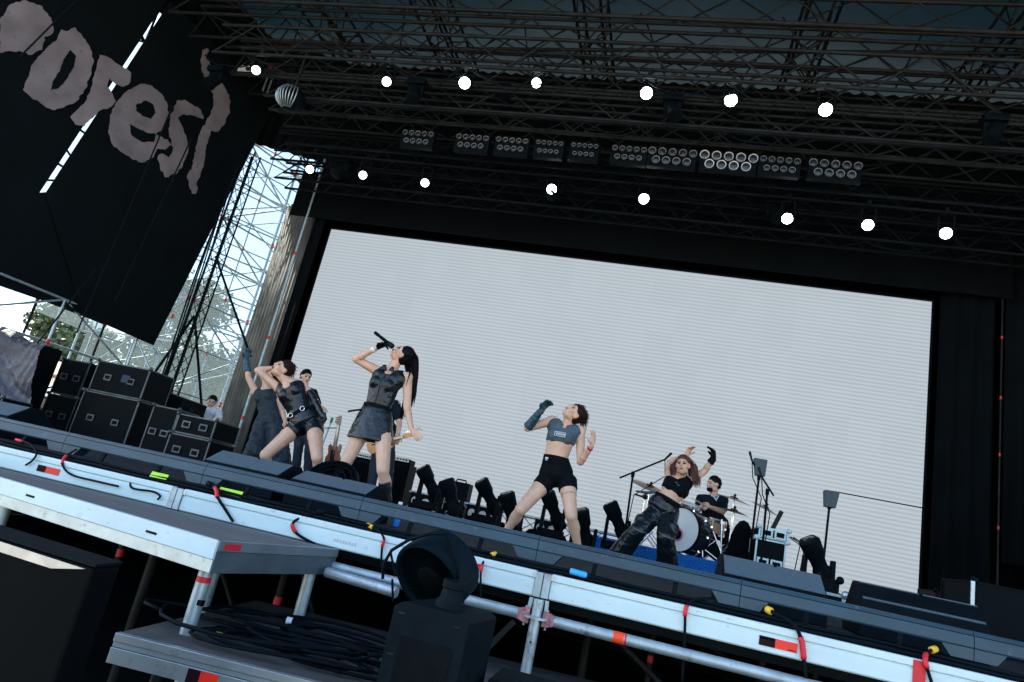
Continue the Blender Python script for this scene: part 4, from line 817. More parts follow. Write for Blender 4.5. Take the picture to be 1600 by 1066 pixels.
# ---- flight cases
def flight_case(a, b, label, group='black flight cases', latch=True, edge=None, parent=None):
    edge = edge or mat('case_edge', (0.07, 0.085, 0.09), 0.4, 0.5, var=0.3)
    a, b = V(a), V(b); t = thing('flight_case', label, 'flight case', ((a.x + b.x) / 2, (a.y + b.y) / 2, a.z), group)
    MB().span(a + V((.008, .008, .008)), b - V((.008, .008, .008))).build('panel', M_CASE, t)
    for sx in (a.x, b.x):
        for sy in (a.y, b.y): MB().box((sx + (.012 if sx == a.x else -.012), sy + (.012 if sy == a.y else -.012), (a.z + b.z) / 2), (.020, .020, b.z - a.z - .03)).build('edge', edge, t)
    for sz in (a.z, b.z):
        zz = sz + (.012 if sz == a.z else -.012)
        for sy in (a.y, b.y): MB().box(((a.x + b.x) / 2, sy + (.012 if sy == a.y else -.012), zz), (b.x - a.x - .03, .018, .018)).build('edge', edge, t)
        for sx in (a.x, b.x): MB().box((sx + (.012 if sx == a.x else -.012), (a.y + b.y) / 2, zz), (.018, b.y - a.y - .03, .018)).build('edge', edge, t)
    for sx in (a.x, b.x):
        for sz in (a.z, b.z): MB().ball((sx, a.y, sz), 0.03, None, 8, 6).build('ball_corner', edge, t, True)
    if latch:
        for fx in (0.28, 0.72):
            x = a.x + (b.x - a.x) * fx; z = a.z + (b.z - a.z) * 0.5
            MB().box((x, a.y - 0.003, z), (0.13, 0.010, 0.10)).build('latch_dish', edge, t, bevel=0.003)
            MB().box((x, a.y - 0.009, z), (0.085, 0.006, 0.055)).build('latch', M_BLACK, t)
    return t
y = 5.3; a = P(1178, 872, y=y); b = P(1230, 850, y=y)
zlo = 0.10; zm = P(1180, 838, y=y).z; zt = P(1180, 820, y=y).z
flight_case((a.x, y, zlo), (b.x, y + 0.5, zm - 0.004), 'lower white edged flight case behind the right wedge', edge=M_WHITE)
flight_case((a.x + 0.02, y, zm), (b.x + 0.01, y + 0.45, zt), 'upper white edged flight case with a red dot behind the right wedge', edge=M_WHITE)
t = thing('red_dot_sticker', 'small round red sticker on the upper drum flight case', 'sticker', (a.x + 0.12, y - 0.01, zt - 0.06))
MB().lathe((a.x + 0.12, y - 0.0005, zt - 0.06), (0, -1, 0), [(0.03, 0), (0.03, 0.003)], 14).build('disc', M_RED, t)
tag(MB().box((b.x - 0.1, y + 0.2, zt + 0.12), (0.05, 0.02, 0.24), Matrix.Rotation(0.35, 3, 'Y')).build('tablet', M_STEEL), 'thin grey board leaning on the drum flight case', 'board')
t = thing('cable_tangle', 'loose thin cables hanging off the side of the drum flight case', 'cable', (b.x + 0.1, y, 0))
for k in range(3): MB().path([V((b.x + 0.02 + 0.03 * k, y + 0.1, zt - 0.05)), V((b.x + 0.14 + 0.05 * k, y, zm)), V((b.x + 0.10 + 0.06 * k, y, 0.3)), V((b.x + 0.22 + 0.08 * k, y - 0.1, 0.02))], 0.007, 6).build('strand', M_CABLE, t, True)
# bits beside the right moving head
for k, (px, py, y, w_, h_, l) in enumerate([(1296, 917, 2.4, 0.14, 0.12, 'small black box behind the right wedge'), (1300, 938, 2.0, 0.17, 0.10, 'small silver edged rack unit behind the right wedge')]):
    p = P(px, py, y=y); flight_case((p.x - w_ / 2, y, max(0.0, p.z - h_ / 2)), (p.x + w_ / 2, y + 0.16, p.z + h_ / 2), l, None, False, M_BLACK if k == 0 else M_ALU)
p = P(1160, 838, y=5.9); t = thing('black_bag', 'slumped black bag left of the drum flight case', 'bag', (p.x, 5.9, 0))
MB().ball((p.x, 5.9, 0.42), (0.16, 0.14, 0.42), None, 14, 9).build('body', M_CLOTH, t, True); MB().ball((p.x + 0.08, 5.85, 0.25), (0.18, 0.15, 0.25), None, 14, 9).build('pocket', M_CLOTH, t, True)
# left wing stacks
def case_px(xl, xr, yt, yb, y, dp, label):
    c = P((xl + xr) / 2, (yt + yb) / 2, y=y); w_ = (P(xr, yb, y=y) - P(xl, yt, y=y)).x; zt_ = P((xl + xr) / 2, yt, y=y).z; zb_ = P((xl + xr) / 2, yb, y=y).z
    return (c.x - w_ / 2, c.x + w_ / 2, zb_, zt_)
G = 'flight cases stacked at the left wing'
x0_, _, _, z_t = case_px(135, 225, 575, 640, 5.6, .6, '')
c1 = P(190, 600, y=5.6)
flight_case((c1.x - 0.62, 5.6, 0.0), (c1.x + 0.42, 6.2, 0.80), 'large lower black flight case under the big case left of the orange cover', G)
flight_case((c1.x - 0.58, 5.62, 0.806), (c1.x + 0.40, 6.2, 1.30), 'large upper black flight case with a blue label at the left wing', G)
tag(MB().span((c1.x - 0.05, 5.612, 1.02), (c1.x + 0.10, 5.618, 1.14)).build('blue_label', mat('label_blue', (0.012, 0.025, 0.07), 0.6)), 'small dark blue label on the upper flight case', 'label')
c2 = P(112, 610, y=5.9)
flight_case((c2.x - 0.42, 5.9, 0.0), (c2.x + 0.18, 6.5, 0.66), 'narrow lower flight case beside the silver tarpaulin', G)
flight_case((c2.x - 0.40, 5.9, 0.666), (c2.x + 0.16, 6.5, 1.26), 'narrow upper flight case beside the silver tarpaulin', G)
c3 = P(255, 650, y=5.5)
flight_case((c3.x - 0.22, 5.5, 0.0), (c3.x + 0.24, 6.0, 0.78), 'tall narrow rack case below the orange cover', G)
c4 = P(300, 665, y=5.0)
flight_case((c4.x - 0.30, 5.0, 0.0), (c4.x + 0.36, 5.6, 0.42), 'lower case with pale latches below the white shirted technician', G)
flight_case((c4.x - 0.28, 5.02, 0.426), (c4.x + 0.34, 5.6, 0.70), 'upper case in front of the white shirted technician', G)
c5 = P(30, 640, y=4.9)
flight_case((c5.x - 0.6, 4.5, 0.0), (c5.x + 0.1, 5.0, 0.40), 'low case in front of the silver tarpaulin', G)
for k, (px, l) in enumerate([((1545, 945), 'black case with silver corner post right of the curved wedge')]):
    p = P(*px, y=2.6); flight_case((p.x - 0.10, 2.6, 0.0), (p.x + 0.75, 3.2, 0.50), l, None, False, M_BLACK); bar('corner_post', (p.x - 0.115, 2.585, 0.0), (p.x - 0.115, 2.585, 0.49), 0.016, M_ALU, bpy.data.objects[[o.name for o in COL.objects if o.name.startswith('flight_case')][-1]])
p = P(1497, 905, y=6.6); flight_case((p.x - 0.25, 6.6, 0), (p.x + 0.5, 7.2, 0.5), 'dark case at the foot of the right curtain', None, False, M_BLACK)
# console desk with orange cover
p = P(245, 607, y=6.8); t = thing('mixing_desk', 'sloping dark mixing desk behind the left wing cases', 'mixing desk', (p.x, 6.8, 0))
q = P(283, 624, y=6.8)
MB().prism([(p.x - 0.3, 6.7, 0.72), (q.x + 0.1, 6.7, 0.72), (q.x + 0.1, 6.7, q.z + 0.02), (p.x - 0.3, 6.7, p.z + 0.05)], (0, 0.7, 0)).build('console', M_CASE, t, bevel=0.02)
for s in (p.x - 0.2, q.x): MB().span((s, 6.8, 0), (s + 0.06, 7.3, 0.72)).build('leg', M_BLACK, t)
for k in range(9): MB().box((p.x - 0.1 + 0.1 * k, 6.9, 1.06 - 0.02 * k), (0.06, 0.10, 0.03)).build('fader_bank', M_STEEL, t)
t = thing('orange_cover', 'crumpled orange cover lying on the mixing desk', 'cover', (p.x, 6.75, p.z))
MB().ball((p.x + 0.03, 6.85, p.z + 0.07), (0.17, 0.14, 0.06), None, 14, 8).build('cloth', mat('orange_cloth', (0.75, 0.30, 0.02), 0.7, var=0.2, bump=0.4, bscale=25), t, True)
# silver tarpaulin over a stack at far left
vs = []; tp_ = MB(); R3 = random.Random(5)
c = P(38, 565, y=5.3); tz0, tz1 = P(45, 618, y=5.3).z, P(45, 520, y=5.3).z
N = 34
for j in range(N + 1):
    for i in range(N + 1):
        u, v_ = i / N, j / N; x = c.x - 0.75 + 1.28 * u; z = tz0 + (tz1 - tz0) * v_
        fold = 0.035 * math.sin(7 * u + 6 * v_ + 2 * math.sin(5 * v_)) + 0.022 * abs(math.sin(15 * u - 9 * v_ + 2 * math.sin(7 * u))) + 0.014 * abs(math.sin(27 * v_ + 13 * u + 2 * math.sin(9 * v_))) + R3.uniform(-.004, .004)
        vs.append((x - 0.18 * v_, 5.15 + fold + 0.35 * max(0, v_ - 0.9) * 10 * 0.3, z - 0.12 * u + 0.05 * math.sin(6 * u)))
tp_.add(vs, [(j * (N + 1) + i, j * (N + 1) + i + 1, (j + 1) * (N + 1) + i + 1, (j + 1) * (N + 1) + i) for j in range(N) for i in range(N)])
t = thing('tarpaulin', 'crumpled silver grey tarpaulin over equipment beside the case stacks', 'tarpaulin', (c.x, 5.2, 0))
tp_.build('sheet', mat('tarp_silver', (0.060, 0.060, 0.080), 0.45, 0.1, var=0.25, scale=4, bump=0.8, bscale=14), t, True)
MB().span((c.x - 0.9, 5.32, 0), (c.x + 0.3, 5.6, tz1 - 0.15)).build('covered_stack', M_CASE, t)

# ================================================================== FOREGROUND
# wooden platform against the stage front
zt = -0.115; A, B, C_, D = V((-1.555, -0.845, zt)), V((-1.43, -0.04, zt)), V((-4.6, -0.04, zt)), V((-4.6, -0.155, zt))
t = thing('front_platform', 'grey plywood platform with pale aluminium frame before the stage', 'platform', (-2.4, -0.3, -1.55))
ins = 0.03
def off_in(p, dx, dy): return p + V((dx, dy, 0))
MB().prism([off_in(A, -.02, .02), off_in(B, -.02, -.004), off_in(C_, 0, -.004), off_in(D, 0, .02)], (0, 0, -0.03)).build('plywood_top', M_PLY, t)
def plank(a, b, z0, z1, out, m, nm):
    d = (b - a).normalized(); nrm = V((d.y, -d.x, 0)); a2, b2 = a + nrm * out, b + nrm * out
    MB().prism([V((a2.x, a2.y, z0)), V((b2.x, b2.y, z0)), V((b2.x, b2.y, z1)), V((a2.x, a2.y, z1))], -nrm * 0.03).build(nm, m, t, bevel=0.0015)
plank(D, A, zt - 0.068, zt + 0.002, 0.010, M_WHITE, 'edge_profile'); plank(D, A, zt - 0.118, zt - 0.069, 0.004, M_ALU, 'lower_profile')
m_dk = mat('side_profile', (0.16, 0.20, 0.22), 0.5, 0.4, var=0.15, scale=8)
plank(A, B, zt - 0.036, zt + 0.002, 0.008, m_dk, 'edge_profile'); plank(A, B, zt - 0.118, zt - 0.037, 0.004, mat('side_profile_low', (0.08, 0.11, 0.125), 0.5, 0.3, var=0.2, scale=8), 'lower_profile')
d = (A - D).normalized(); nrm = V((d.y, -d.x, 0))
for f in (0.62, 0.885):
    c = D.lerp(A, f) + nrm * 0.0108
    MB().box((c.x, c.y, zt - 0.038), (0.062, 0.004, 0.009), Matrix.Rotation(math.atan2(d.y, d.x), 3, 'Z')).build('slot', M_BLACK, t)
e = (B - A).normalized(); c = A + e * 0.07 + V((0.0095, 0, zt * 0 - 0.018))
MB().box(c, (0.003, 0.09, 0.022), Matrix.Rotation(math.atan2(e.y, e.x) - math.pi / 2, 3, 'Z')).build('red_tab', M_RED, t)
ZL = -0.47
for k, (q, red) in enumerate([(A + V((-0.055, 0.06, 0)), True), (B + V((-0.06, -0.10, 0)), False), (V((-3.02, -0.40, 0)), False), (B + V((-0.55, -0.1, 0)), True)]):
    lg = MB().tube((q.x, q.y, ZL if k < 2 else GZ), (q.x, q.y, zt - 0.12), 0.027, None, 18).build('leg', M_GALV, t, 'auto')
    if red: MB().tube((q.x, q.y, zt - 0.165), (q.x, q.y, zt - 0.143), 0.0275, None, 18).build('red_tape', M_RED, lg, 'auto')
    if k == 0: MB().box((q.x + 0.026, q.y - 0.012, zt - 0.235), (0.022, 0.02, 0.02)).build('latch', M_BLACK, lg)
MB().tube(B + V((0.02, -0.10, -0.10)), B + V((0.40, -0.16, -0.105)), 0.024, None, 16).build('side_tube', M_GALV, t, 'auto')
# lower step
q0, q1 = P(180, 990, z=ZL), P(560, 1085, z=ZL); d = (q1 - q0).normalized(); nb = V((-d.y, d.x, 0))
if nb.y < 0: nb = -nb
t = thing('lower_step', 'lower stage step with ribbed aluminium front edge and grey top', 'platform', (q0.x, q0.y, GZ))
q1 = q0 + d * 2.6
MB().prism([q0 + nb * 0.03, q1 + nb * 0.03, q1 + nb * 1.2, q0 + nb * 1.2], (0, 0, -0.03)).build('plywood_top', mat('step_ply', (0.045, 0.05, 0.052), 0.8, var=0.3, scale=9, bump=0.2, bscale=60), t)
for k, (za, zb, o) in enumerate([(0.003, -0.024, 0.0), (-0.026, -0.042, 0.006), (-0.044, -0.095, 0.0)]):
    MB().prism([q0 - nb * o * -1 + V((0, 0, za)), q1 - nb * o * -1 + V((0, 0, za)), q1 + nb * (0.028) + V((0, 0, za)), q0 + nb * 0.028 + V((0, 0, za))], (0, 0, zb - za)).build('edge_profile', M_ALU, t, bevel=0.0015)
for f in (0.1, 1.4, 2.4): bar('leg', q0 + d * f + nb * 0.2 + V((0, 0, GZ - ZL)), q0 + d * f + nb * 0.2 + V((0, 0, -0.04)), 0.024, M_STEEL, t)
s0 = P(303, 1046, z=ZL - 0.06); s0 = q0 + d * ((s0 - q0).dot(d))
MB().prism([s0 - nb * 0.0015 + V((0, 0, -0.048)), s0 + d * 0.11 - nb * 0.0015 + V((0, 0, -0.048)), s0 + d * 0.11 - nb * 0.0015 + V((0, 0, -0.092)), s0 - nb * 0.0015 + V((0, 0, -0.092))], nb * 0.001).build('sticker', M_REDHOT, t)
MB().prism([s0 - nb * 0.0025 + V((0, 0, -0.048)), s0 + d * 0.045 - nb * 0.0025 + V((0, 0, -0.048)), s0 + d * 0.045 - nb * 0.0025 + V((0, 0, -0.092)), s0 - nb * 0.0025 + V((0, 0, -0.092))], nb * 0.0009).build('sticker', MATS['sticker_black'], t)
# cables heaped on the lower step
R4 = random.Random(11)
for k in range(11):
    c = q0 + d * R4.uniform(0.35, 1.15) + nb * R4.uniform(0.22, 0.62); rr = R4.uniform(0.10, 0.26); pts = []
    a0 = R4.uniform(0, 6.28)
    for i in range(22):
        a = a0 + i * 0.33; g = 1 + 0.15 * math.sin(i * 0.9 + k)
        pts.append(c + d * (rr * 1.7 * g * math.cos(a)) + nb * (rr * 0.75 * g * math.sin(a)) + V((0, 0, 0.010 + 0.0045 * k + 0.004 * math.sin(i))))
    tag(MB().path(pts, R4.uniform(0.005, 0.008), 7).build('coiled_cable', M_CABLE, None, True), 'black cable loop heaped on the lower step', 'cable', 'cable loops on the lower step')
p = P(462, 973, z=ZL + 0.05); t = thing('cable_plug', 'silver banded cable plug lying on the cable heap', 'plug', p)
MB().lathe(p, d * 0.9 + nb * 0.1, [(0.013, -0.05), (0.017, -0.045), (0.017, 0.0), (0.020, 0.005), (0.020, 0.05), (0.012, 0.09)], 14).build('sleeve', M_CASE, t, 'auto')
MB().lathe(p, d * 0.9 + nb * 0.1, [(0.0175, -0.04), (0.0175, -0.015)], 14).build('silver_band', M_WHITEPLAIN, t, 'auto')
p = P(338, 990, z=ZL + 0.03); tag(MB().tube(p, p + d * 0.06, 0.007, None, 8).build('yellow_tie', M_YEL), 'short yellow cable tie on the lower step', 'cable tie')
# drum fan in the pit
cc = P(672, 905, y=-0.62); ax = V((-0.26, -0.76, -0.56)).normalized()
t = thing('drum_fan', 'round black drum fan with slotted grille under a tube hoop', 'fan', (cc.x, cc.y, GZ))
r = 0.152; s = ax.cross(V((0, 0, 1))).normalized(); u = s.cross(ax).normalized()
MB().lathe(cc, ax, [(r * 0.90, -0.13), (r * 0.98, -0.12), (r * 1.0, -0.06), (r * 1.0, -0.02), (r * 1.05, -0.015), (r * 1.05, 0.015), (r * 0.97, 0.02), (r * 0.94, 0.0), (r * 0.9, -0.05)], 40, False).build('drum', mat('fan_plastic', (0.0035, 0.010, 0.0145), 0.42, var=0.15), t, 'auto')
MB().lathe(cc - ax * 0.12, ax, [(r * 0.9, 0), (0.01, 0.0)], 30).build('back_plate', M_BLACK, t)
for k in range(46):
    a = 2 * math.pi * k / 46; dv = s * math.cos(a) + u * math.sin(a); dw = ax.cross(dv)
    MB().prism([cc + dv * r * 0.34 - dw * 0.0018 - ax * 0.004, cc + (dv * r * 0.96) + dw * 0.010 - dw * 0.0018 - ax * 0.012, cc + (dv * r * 0.96) + dw * 0.010 + dw * 0.0018 - ax * 0.012, cc + dv * r * 0.34 + dw * 0.0018 - ax * 0.004], ax * 0.010).build('grille_slat', M_BLACK, t)
MB().lathe(cc - ax * 0.01, ax, [(0.055, 0), (0.055, 0.016), (0.045, 0.022), (0.01, 0.024)], 24).build('hub', M_BLACK, t, 'auto')
for k in range(5):
    a = k * 1.2566; dv = s * math.cos(a) + u * math.sin(a); dw = ax.cross(dv)
    MB().prism([cc + dv * 0.04 - ax * 0.05 + dw * .01, cc + dv * r * .88 - ax * 0.05 + dw * 0.04, cc + dv * r * .88 - ax * 0.07 - dw * 0.04, cc + dv * 0.04 - ax * 0.07 - dw * .01], ax * 0.004).build('blade', MATS['fan_plastic'], t)
hp = [(598, 905), (599, 882), (612, 860), (640, 843), (672, 834), (697, 834), (708, 850), (715, 880), (716, 905)]
MB().path([P(x, yy, y=-0.72) for x, yy in hp], 0.0065, 8).build('hoop', M_CABLE, t, True)
for (xa, ya, xb, yb) in [(610, 862, 618, 900), (613, 905, 614, 940), (697, 835, 716, 905)]:
    MB().tube(P(xa, ya, y=-0.715), P(xb, yb, y=-0.70), 0.005, None, 8).build('hoop_strut', M_CABLE, t, 'auto')
MB().tube((cc.x, cc.y, cc.z - 0.14), (cc.x, cc.y, GZ), 0.02, None, 10).build('stand_post', M_BLACK, t)
# hazer box with nozzle
yb = -1.05; a = P(618, 938, y=yb); b = P(735, 965, y=yb); t = thing('haze_machine', 'matte black haze machine with a round nozzle in the pit', 'haze machine', ((a.x + b.x) / 2, yb, GZ))
m_hz = mat('hazer_black', (0.0035, 0.0075, 0.010), 0.62, var=0.2, scale=14, bump=0.12, bscale=200)
w_ = b.x - a.x; zt2 = (a.z + b.z) / 2; dpt = 0.30; zb2 = zt2 - 0.42
ch = 0.018
MB().prism([(a.x, yb, zb2), (a.x + w_, yb, zb2), (a.x + w_, yb, zt2 - ch), (a.x + w_ - ch * 1.5, yb, zt2), (a.x + ch * 1.5, yb, zt2), (a.x, yb, zt2 - ch)], (0.03, dpt, 0)).build('casing', m_hz, t, bevel=0.004)
MB().span((a.x + w_ * 0.18, yb - 0.003, zb2 + 0.04), (a.x + w_ * 0.86, yb - 0.0005, zt2 - 0.10)).build('front_panel', mat('hazer_panel', (0.0018, 0.004, 0.0055), 0.5, var=0.2, scale=20), t)
for (fx, fz) in ((0.12, 0.035), (0.86, 0.035), (0.1, 0.16), (0.9, 0.2)): MB().box((a.x + w_ * fx, yb - 0.002, zt2 - fz), (0.022, 0.003, 0.006)).build('label_plate', M_STEEL, t)
nc = V((a.x + w_ * 0.60, yb + 0.10, zt2))
MB().lathe(nc, (0.05, 0, 1), [(0.048, 0.0), (0.046, 0.022), (0.038, 0.030), (0.034, 0.062), (0.040, 0.066), (0.040, 0.088), (0.032, 0.088), (0.030, 0.05)], 26).build('nozzle', m_hz, t, 'auto')
MB().span((a.x + w_ * 0.15, yb + 0.08, GZ), (a.x + w_ * 0.85, yb + 0.25, zb2 - 0.002)).build('support', M_BLACK, t)
# second black box behind the hazer and the near black case
p = P(820, 1060, y=-0.75); t = thing('pit_case', 'low black case top right of the haze machine', 'case', (p.x, -0.75, GZ))
MB().box((p.x, -0.75, p.z - 0.22), (0.20, 0.25, 0.40)).build('body', M_CASE, t, bevel=0.006)
MB().box((p.x, -0.75, p.z - 0.012), (0.205, 0.255, 0.012)).build('lid', M_WEDGEB, t, bevel=0.004)
yb = -2.0; a = P(-40, 808, y=yb); b = P(148, 888, y=yb); t = thing('near_case', 'large matte black case with tan worn top edge close by', 'case', (b.x - 0.4, yb, GZ))
m_nc = mat('near_black', (0.0008, 0.0015, 0.002), 0.7, var=0.3)  # base colour darkened to stand in for the shade of the pit
MB().prism([(b.x - 1.2, yb, GZ), (b.x, yb, GZ), (b.x - 0.0, yb, b.z + 0.0), (b.x - 1.2, yb, b.z + 0.03)], (-0.02, 0.10, 0)).build('body', m_nc, t, bevel=0.008)
MB().prism([(b.x - 1.2, yb - 0.003, b.z + 0.012), (b.x - 0.10, yb - 0.003, b.z - 0.022), (b.x - 0.02, yb - 0.003, b.z - 0.006), (b.x - 1.2, yb - 0.003, b.z + 0.034)], (0, 0.003, 0)).build('worn_edge', mat('tan_edge', (0.50, 0.45, 0.36), 0.7, var=0.2, scale=20), t)
MB().prism([(b.x - 1.2, yb, b.z + 0.0312), (b.x, yb, b.z + 0.0012), (b.x - 0.02, yb + 0.10, b.z + 0.0012), (b.x - 1.22, yb + 0.10, b.z + 0.0312)], (0, 0, 0.006)).build('lid', M_WEDGEB, t)
# pit extras to the right of the haze machine: strut and bracket
t = thing('stage_strut', 'grey flat steel strut bolted behind the haze machine', 'strut', P(760, 1000, y=-0.1))
MB().prism([P(757, 1010, y=-0.1), P(800, 968, y=-0.1), P(806, 974, y=-0.1), P(763, 1018, y=-0.1)], (0, 0.006, 0)).build('flat_bar', M_STEEL, t)
# ================================================================== PEOPLE
DG = bpy.context.evaluated_depsgraph_get
def remesh(mb, voxel, smooth=3, fac=0.5, disp=None):
    me = bpy.data.meshes.new('tmp'); me.from_pydata(mb.v, [], mb.f); me.update()
    o = bpy.data.objects.new('tmp', me); COL.objects.link(o)
    r = o.modifiers.new('r', 'REMESH'); r.mode = 'VOXEL'; r.voxel_size = voxel; r.adaptivity = 0.0
    if disp:
        tx = bpy.data.textures.new('folds', 'CLOUDS'); tx.noise_scale = disp[1]; tx.noise_depth = 1
        d = o.modifiers.new('d', 'DISPLACE'); d.texture = tx; d.strength = disp[0]; d.mid_level = 0.5; d.texture_coords = 'GLOBAL'
    if smooth:
        s = o.modifiers.new('s', 'SMOOTH'); s.factor = fac; s.iterations = smooth
    dg = DG(); dg.update(); out = bpy.data.meshes.new_from_object(o.evaluated_get(dg))
    bpy.data.objects.remove(o); bpy.data.meshes.remove(me); return out
def put(name, me, m, parent):
    off = org(parent); me.transform(Matrix.Translation(-off)); me.materials.clear(); me.materials.append(m)
    return link(name, me, m, parent, True)
SKIN = mat('skin_pale', (0.66, 0.405, 0.275), 0.5, var=0.12, scale=9, spec=0.4)
SKIN.node_tree.nodes['Principled BSDF'].inputs['Subsurface Weight'].default_value = 0.12
SKIN.node_tree.nodes['Principled BSDF'].inputs['Subsurface Radius'].default_value = (0.02, 0.008, 0.004)
LEATHER = mat('black_leather', (0.0035, 0.009, 0.013), 0.30, var=0.12, scale=20, bump=0.25, bscale=45, spec=0.45)
BLACKCLOTH = mat('black_garment', (0.003, 0.0045, 0.006), 0.85, var=0.3, scale=30, bump=0.3, bscale=30, spec=0.1)
GLOVE = mat('teal_glove', (0.018, 0.060, 0.085), 0.42, var=0.25, scale=25, bump=0.6, bscale=35)
NAVY = mat('navy_fabric', (0.007, 0.019, 0.030), 0.7, var=0.25, scale=8, bump=0.4, bscale=18)
GREYTOP = mat('grey_top', (0.065, 0.105, 0.125), 0.85, var=0.12, scale=40, bump=0.2, bscale=50)
HAIRB = mat('hair_black', (0.006, 0.006, 0.008), 0.35, var=0.4, scale=60)
HAIRR = mat('hair_auburn', (0.10, 0.032, 0.018), 0.42, var=0.5, scale=60)
HAIRD = mat('hair_dark', (0.022, 0.010, 0.009), 0.4, var=0.4, scale=60)
LIPS = mat('lips', (0.36, 0.09, 0.09), 0.4, var=0.05); EYE = mat('eye_makeup', (0.035, 0.014, 0.014), 0.5, var=0.1); MOUTH = mat('mouth_dark', (0.05, 0.012, 0.014), 0.5)
TEETH = mat('teeth', (0.75, 0.72, 0.68), 0.3)
WHITETEE = mat('white_shirt', (0.72, 0.74, 0.76), 0.85, var=0.05, bump=0.3, bscale=14)

class Body:
    def __init__(s, name, label, y0, J, face, hup, build=1.0, base=None):
        s.J = {}
        for k, v in J.items():
            dy = v[2] if len(v) > 2 else 0.0
            p = P(v[0], v[1], y=y0 + dy)
            if len(v) > 3: p.z = v[3]
            s.J[k] = p
        s.b = build * 1.06; j = s.J
        bx_ = (j['anL'] + j['anR']) / 2 if 'anL' in j else j['pelvis']
        s.root = thing(name, label, 'person', (bx_.x, bx_.y, base if base is not None else 0.0))
        s.up = (j['neck'] - j['pelvis']).normalized()
        s.rp = (j['hipR'] - j['hipL']).normalized(); s.rc = (j['shR'] - j['shL']).normalized()
        s.f = V(face).normalized(); s.u = V(hup); s.u = (s.u - s.f * s.u.dot(s.f)).normalized(); s.r = s.f.cross(s.u).normalized()
        s.HM = Matrix((s.r, s.f, s.u)).transposed()
    # torso: t from 0 (crotch) to 7 (neck base)
    def tor(s, t):
        j = s.J; b = s.b
        st = [(j['pelvis'] - s.up * .10, .085, .075), (j['pelvis'] - s.up * .03, .165, .115), (j['pelvis'] + s.up * .06, .152, .108), (j['waist'], .118, .092),
              (j['waist'].lerp(j['chest'], .5), .128, .097), (j['chest'], .145, .105), (j['chest'].lerp(j['neck'], .55), .138, .088), (j['chest'].lerp(j['neck'], .92), .075, .058)]
        i = min(6, int(t)); f = t - i; a, c = st[i], st[i + 1]
        r = s.rp.lerp(s.rc, min(1, max(0, (t - 1.5) / 4.0))).normalized(); up = s.up; r = (r - up * r.dot(up)).normalized(); fw = r.cross(up).normalized()
        return a[0].lerp(c[0], f), r, fw, (a[1] + (c[1] - a[1]) * f) * b, (a[2] + (c[2] - a[2]) * f) * b
    def torso(s, mb, t0, t1, e=0.0, e1=None):
        e1 = e if e1 is None else e1; R = []; n = max(2, int((t1 - t0) / 0.25) + 1)
        for k in range(n + 1):
            t = t0 + (t1 - t0) * k / n; c, r, fw, w_, d_ = s.tor(min(6.999, t)); ee = e + (e1 - e) * k / n
            R.append([c + r * math.cos(a) * (w_ + ee) + fw * math.sin(a) * (d_ + ee) for a in [2 * math.pi * i / 24 for i in range(24)]])
        mb.rings(R); return mb
    def bust(s, mb, e=0.0, size=1.0):
        c, r, fw, w_, d_ = s.tor(4.9)
        for k in (-1, 1): mb.ball(c + r * k * .066 + fw * .062 * s.b, ((.060 + e) * size, (.058 + e) * size, (.062 + e) * size), Matrix((r, fw, s.up)).transposed())
    def seat(s, mb, e=0.0):
        c, r, fw, w_, d_ = s.tor(1.0)
        for k in (-1, 1): mb.ball(c + r * k * .072 - fw * .045, (.082 + e, .080 + e, .088 + e))
    def limb(s, mb, a, b, r0, r1, t0=0.0, t1=1.0, flat=True, e=0.0):
        p, q = s.J[a], s.J[b]; A, B_ = p.lerp(q, t0), p.lerp(q, t1); ra, rb = r0 + (r1 - r0) * t0 + e, r0 + (r1 - r0) * t1 + e
        mb.tube(A, B_, ra, rb, 14)
        if not flat: mb.ball(A, ra, None, 12, 8); mb.ball(B_, rb, None, 12, 8)
    def leg(s, mb, side, e=0.0, t0=0.0, t1=1.0, low=True, foot=True):
        h, k, a = 'hip' + side, 'kn' + side, 'an' + side; b = s.b
        mb.capsule(s.J[h], s.J[k], .087 * b, .059 * b)
        kd = (s.J[k] - s.J[h]).normalized(); m = s.J[h].lerp(s.J[k], .3); mb.ball(m, .084 * b)
        if low:
            mb.capsule(s.J[k], s.J[a], .055 * b, .036 * b); c = s.J[k].lerp(s.J[a], .30); mb.ball(c + V((0, .014, 0)), (.060 * b, .060 * b, .11 * b), (s.J[a] - s.J[k]).to_track_quat('Z', 'Y').to_matrix())
            if foot: s.foot(mb, side, 0.0)
    def foot(s, mb, side, e=0.0):
        a = s.J['an' + side]; t = s.J.get('to' + side) or V((a.x, a.y - .17, .03))
        mb.capsule(a + V((0, .02, -.035)), V((t.x, t.y, .035)), .036 + e, .028 + e); mb.ball(a + V((0, .03, -.045)), .036 + e); mb.ball(a.lerp(t, .6) + V((0, 0, -.01)), (.042 + e, .06 + e, .03 + e))
    def arm(s, mb, side):
        j = s.J; b = s.b; mb.capsule(j['sh' + side], j['el' + side], .050 * b, .038 * b); mb.capsule(j['el' + side], j['wr' + side], .038 * b, .025 * b)
        m = j['el' + side].lerp(j['wr' + side], .28); mb.ball(m, .040 * b); mb.ball(j['sh' + side], .056 * b)
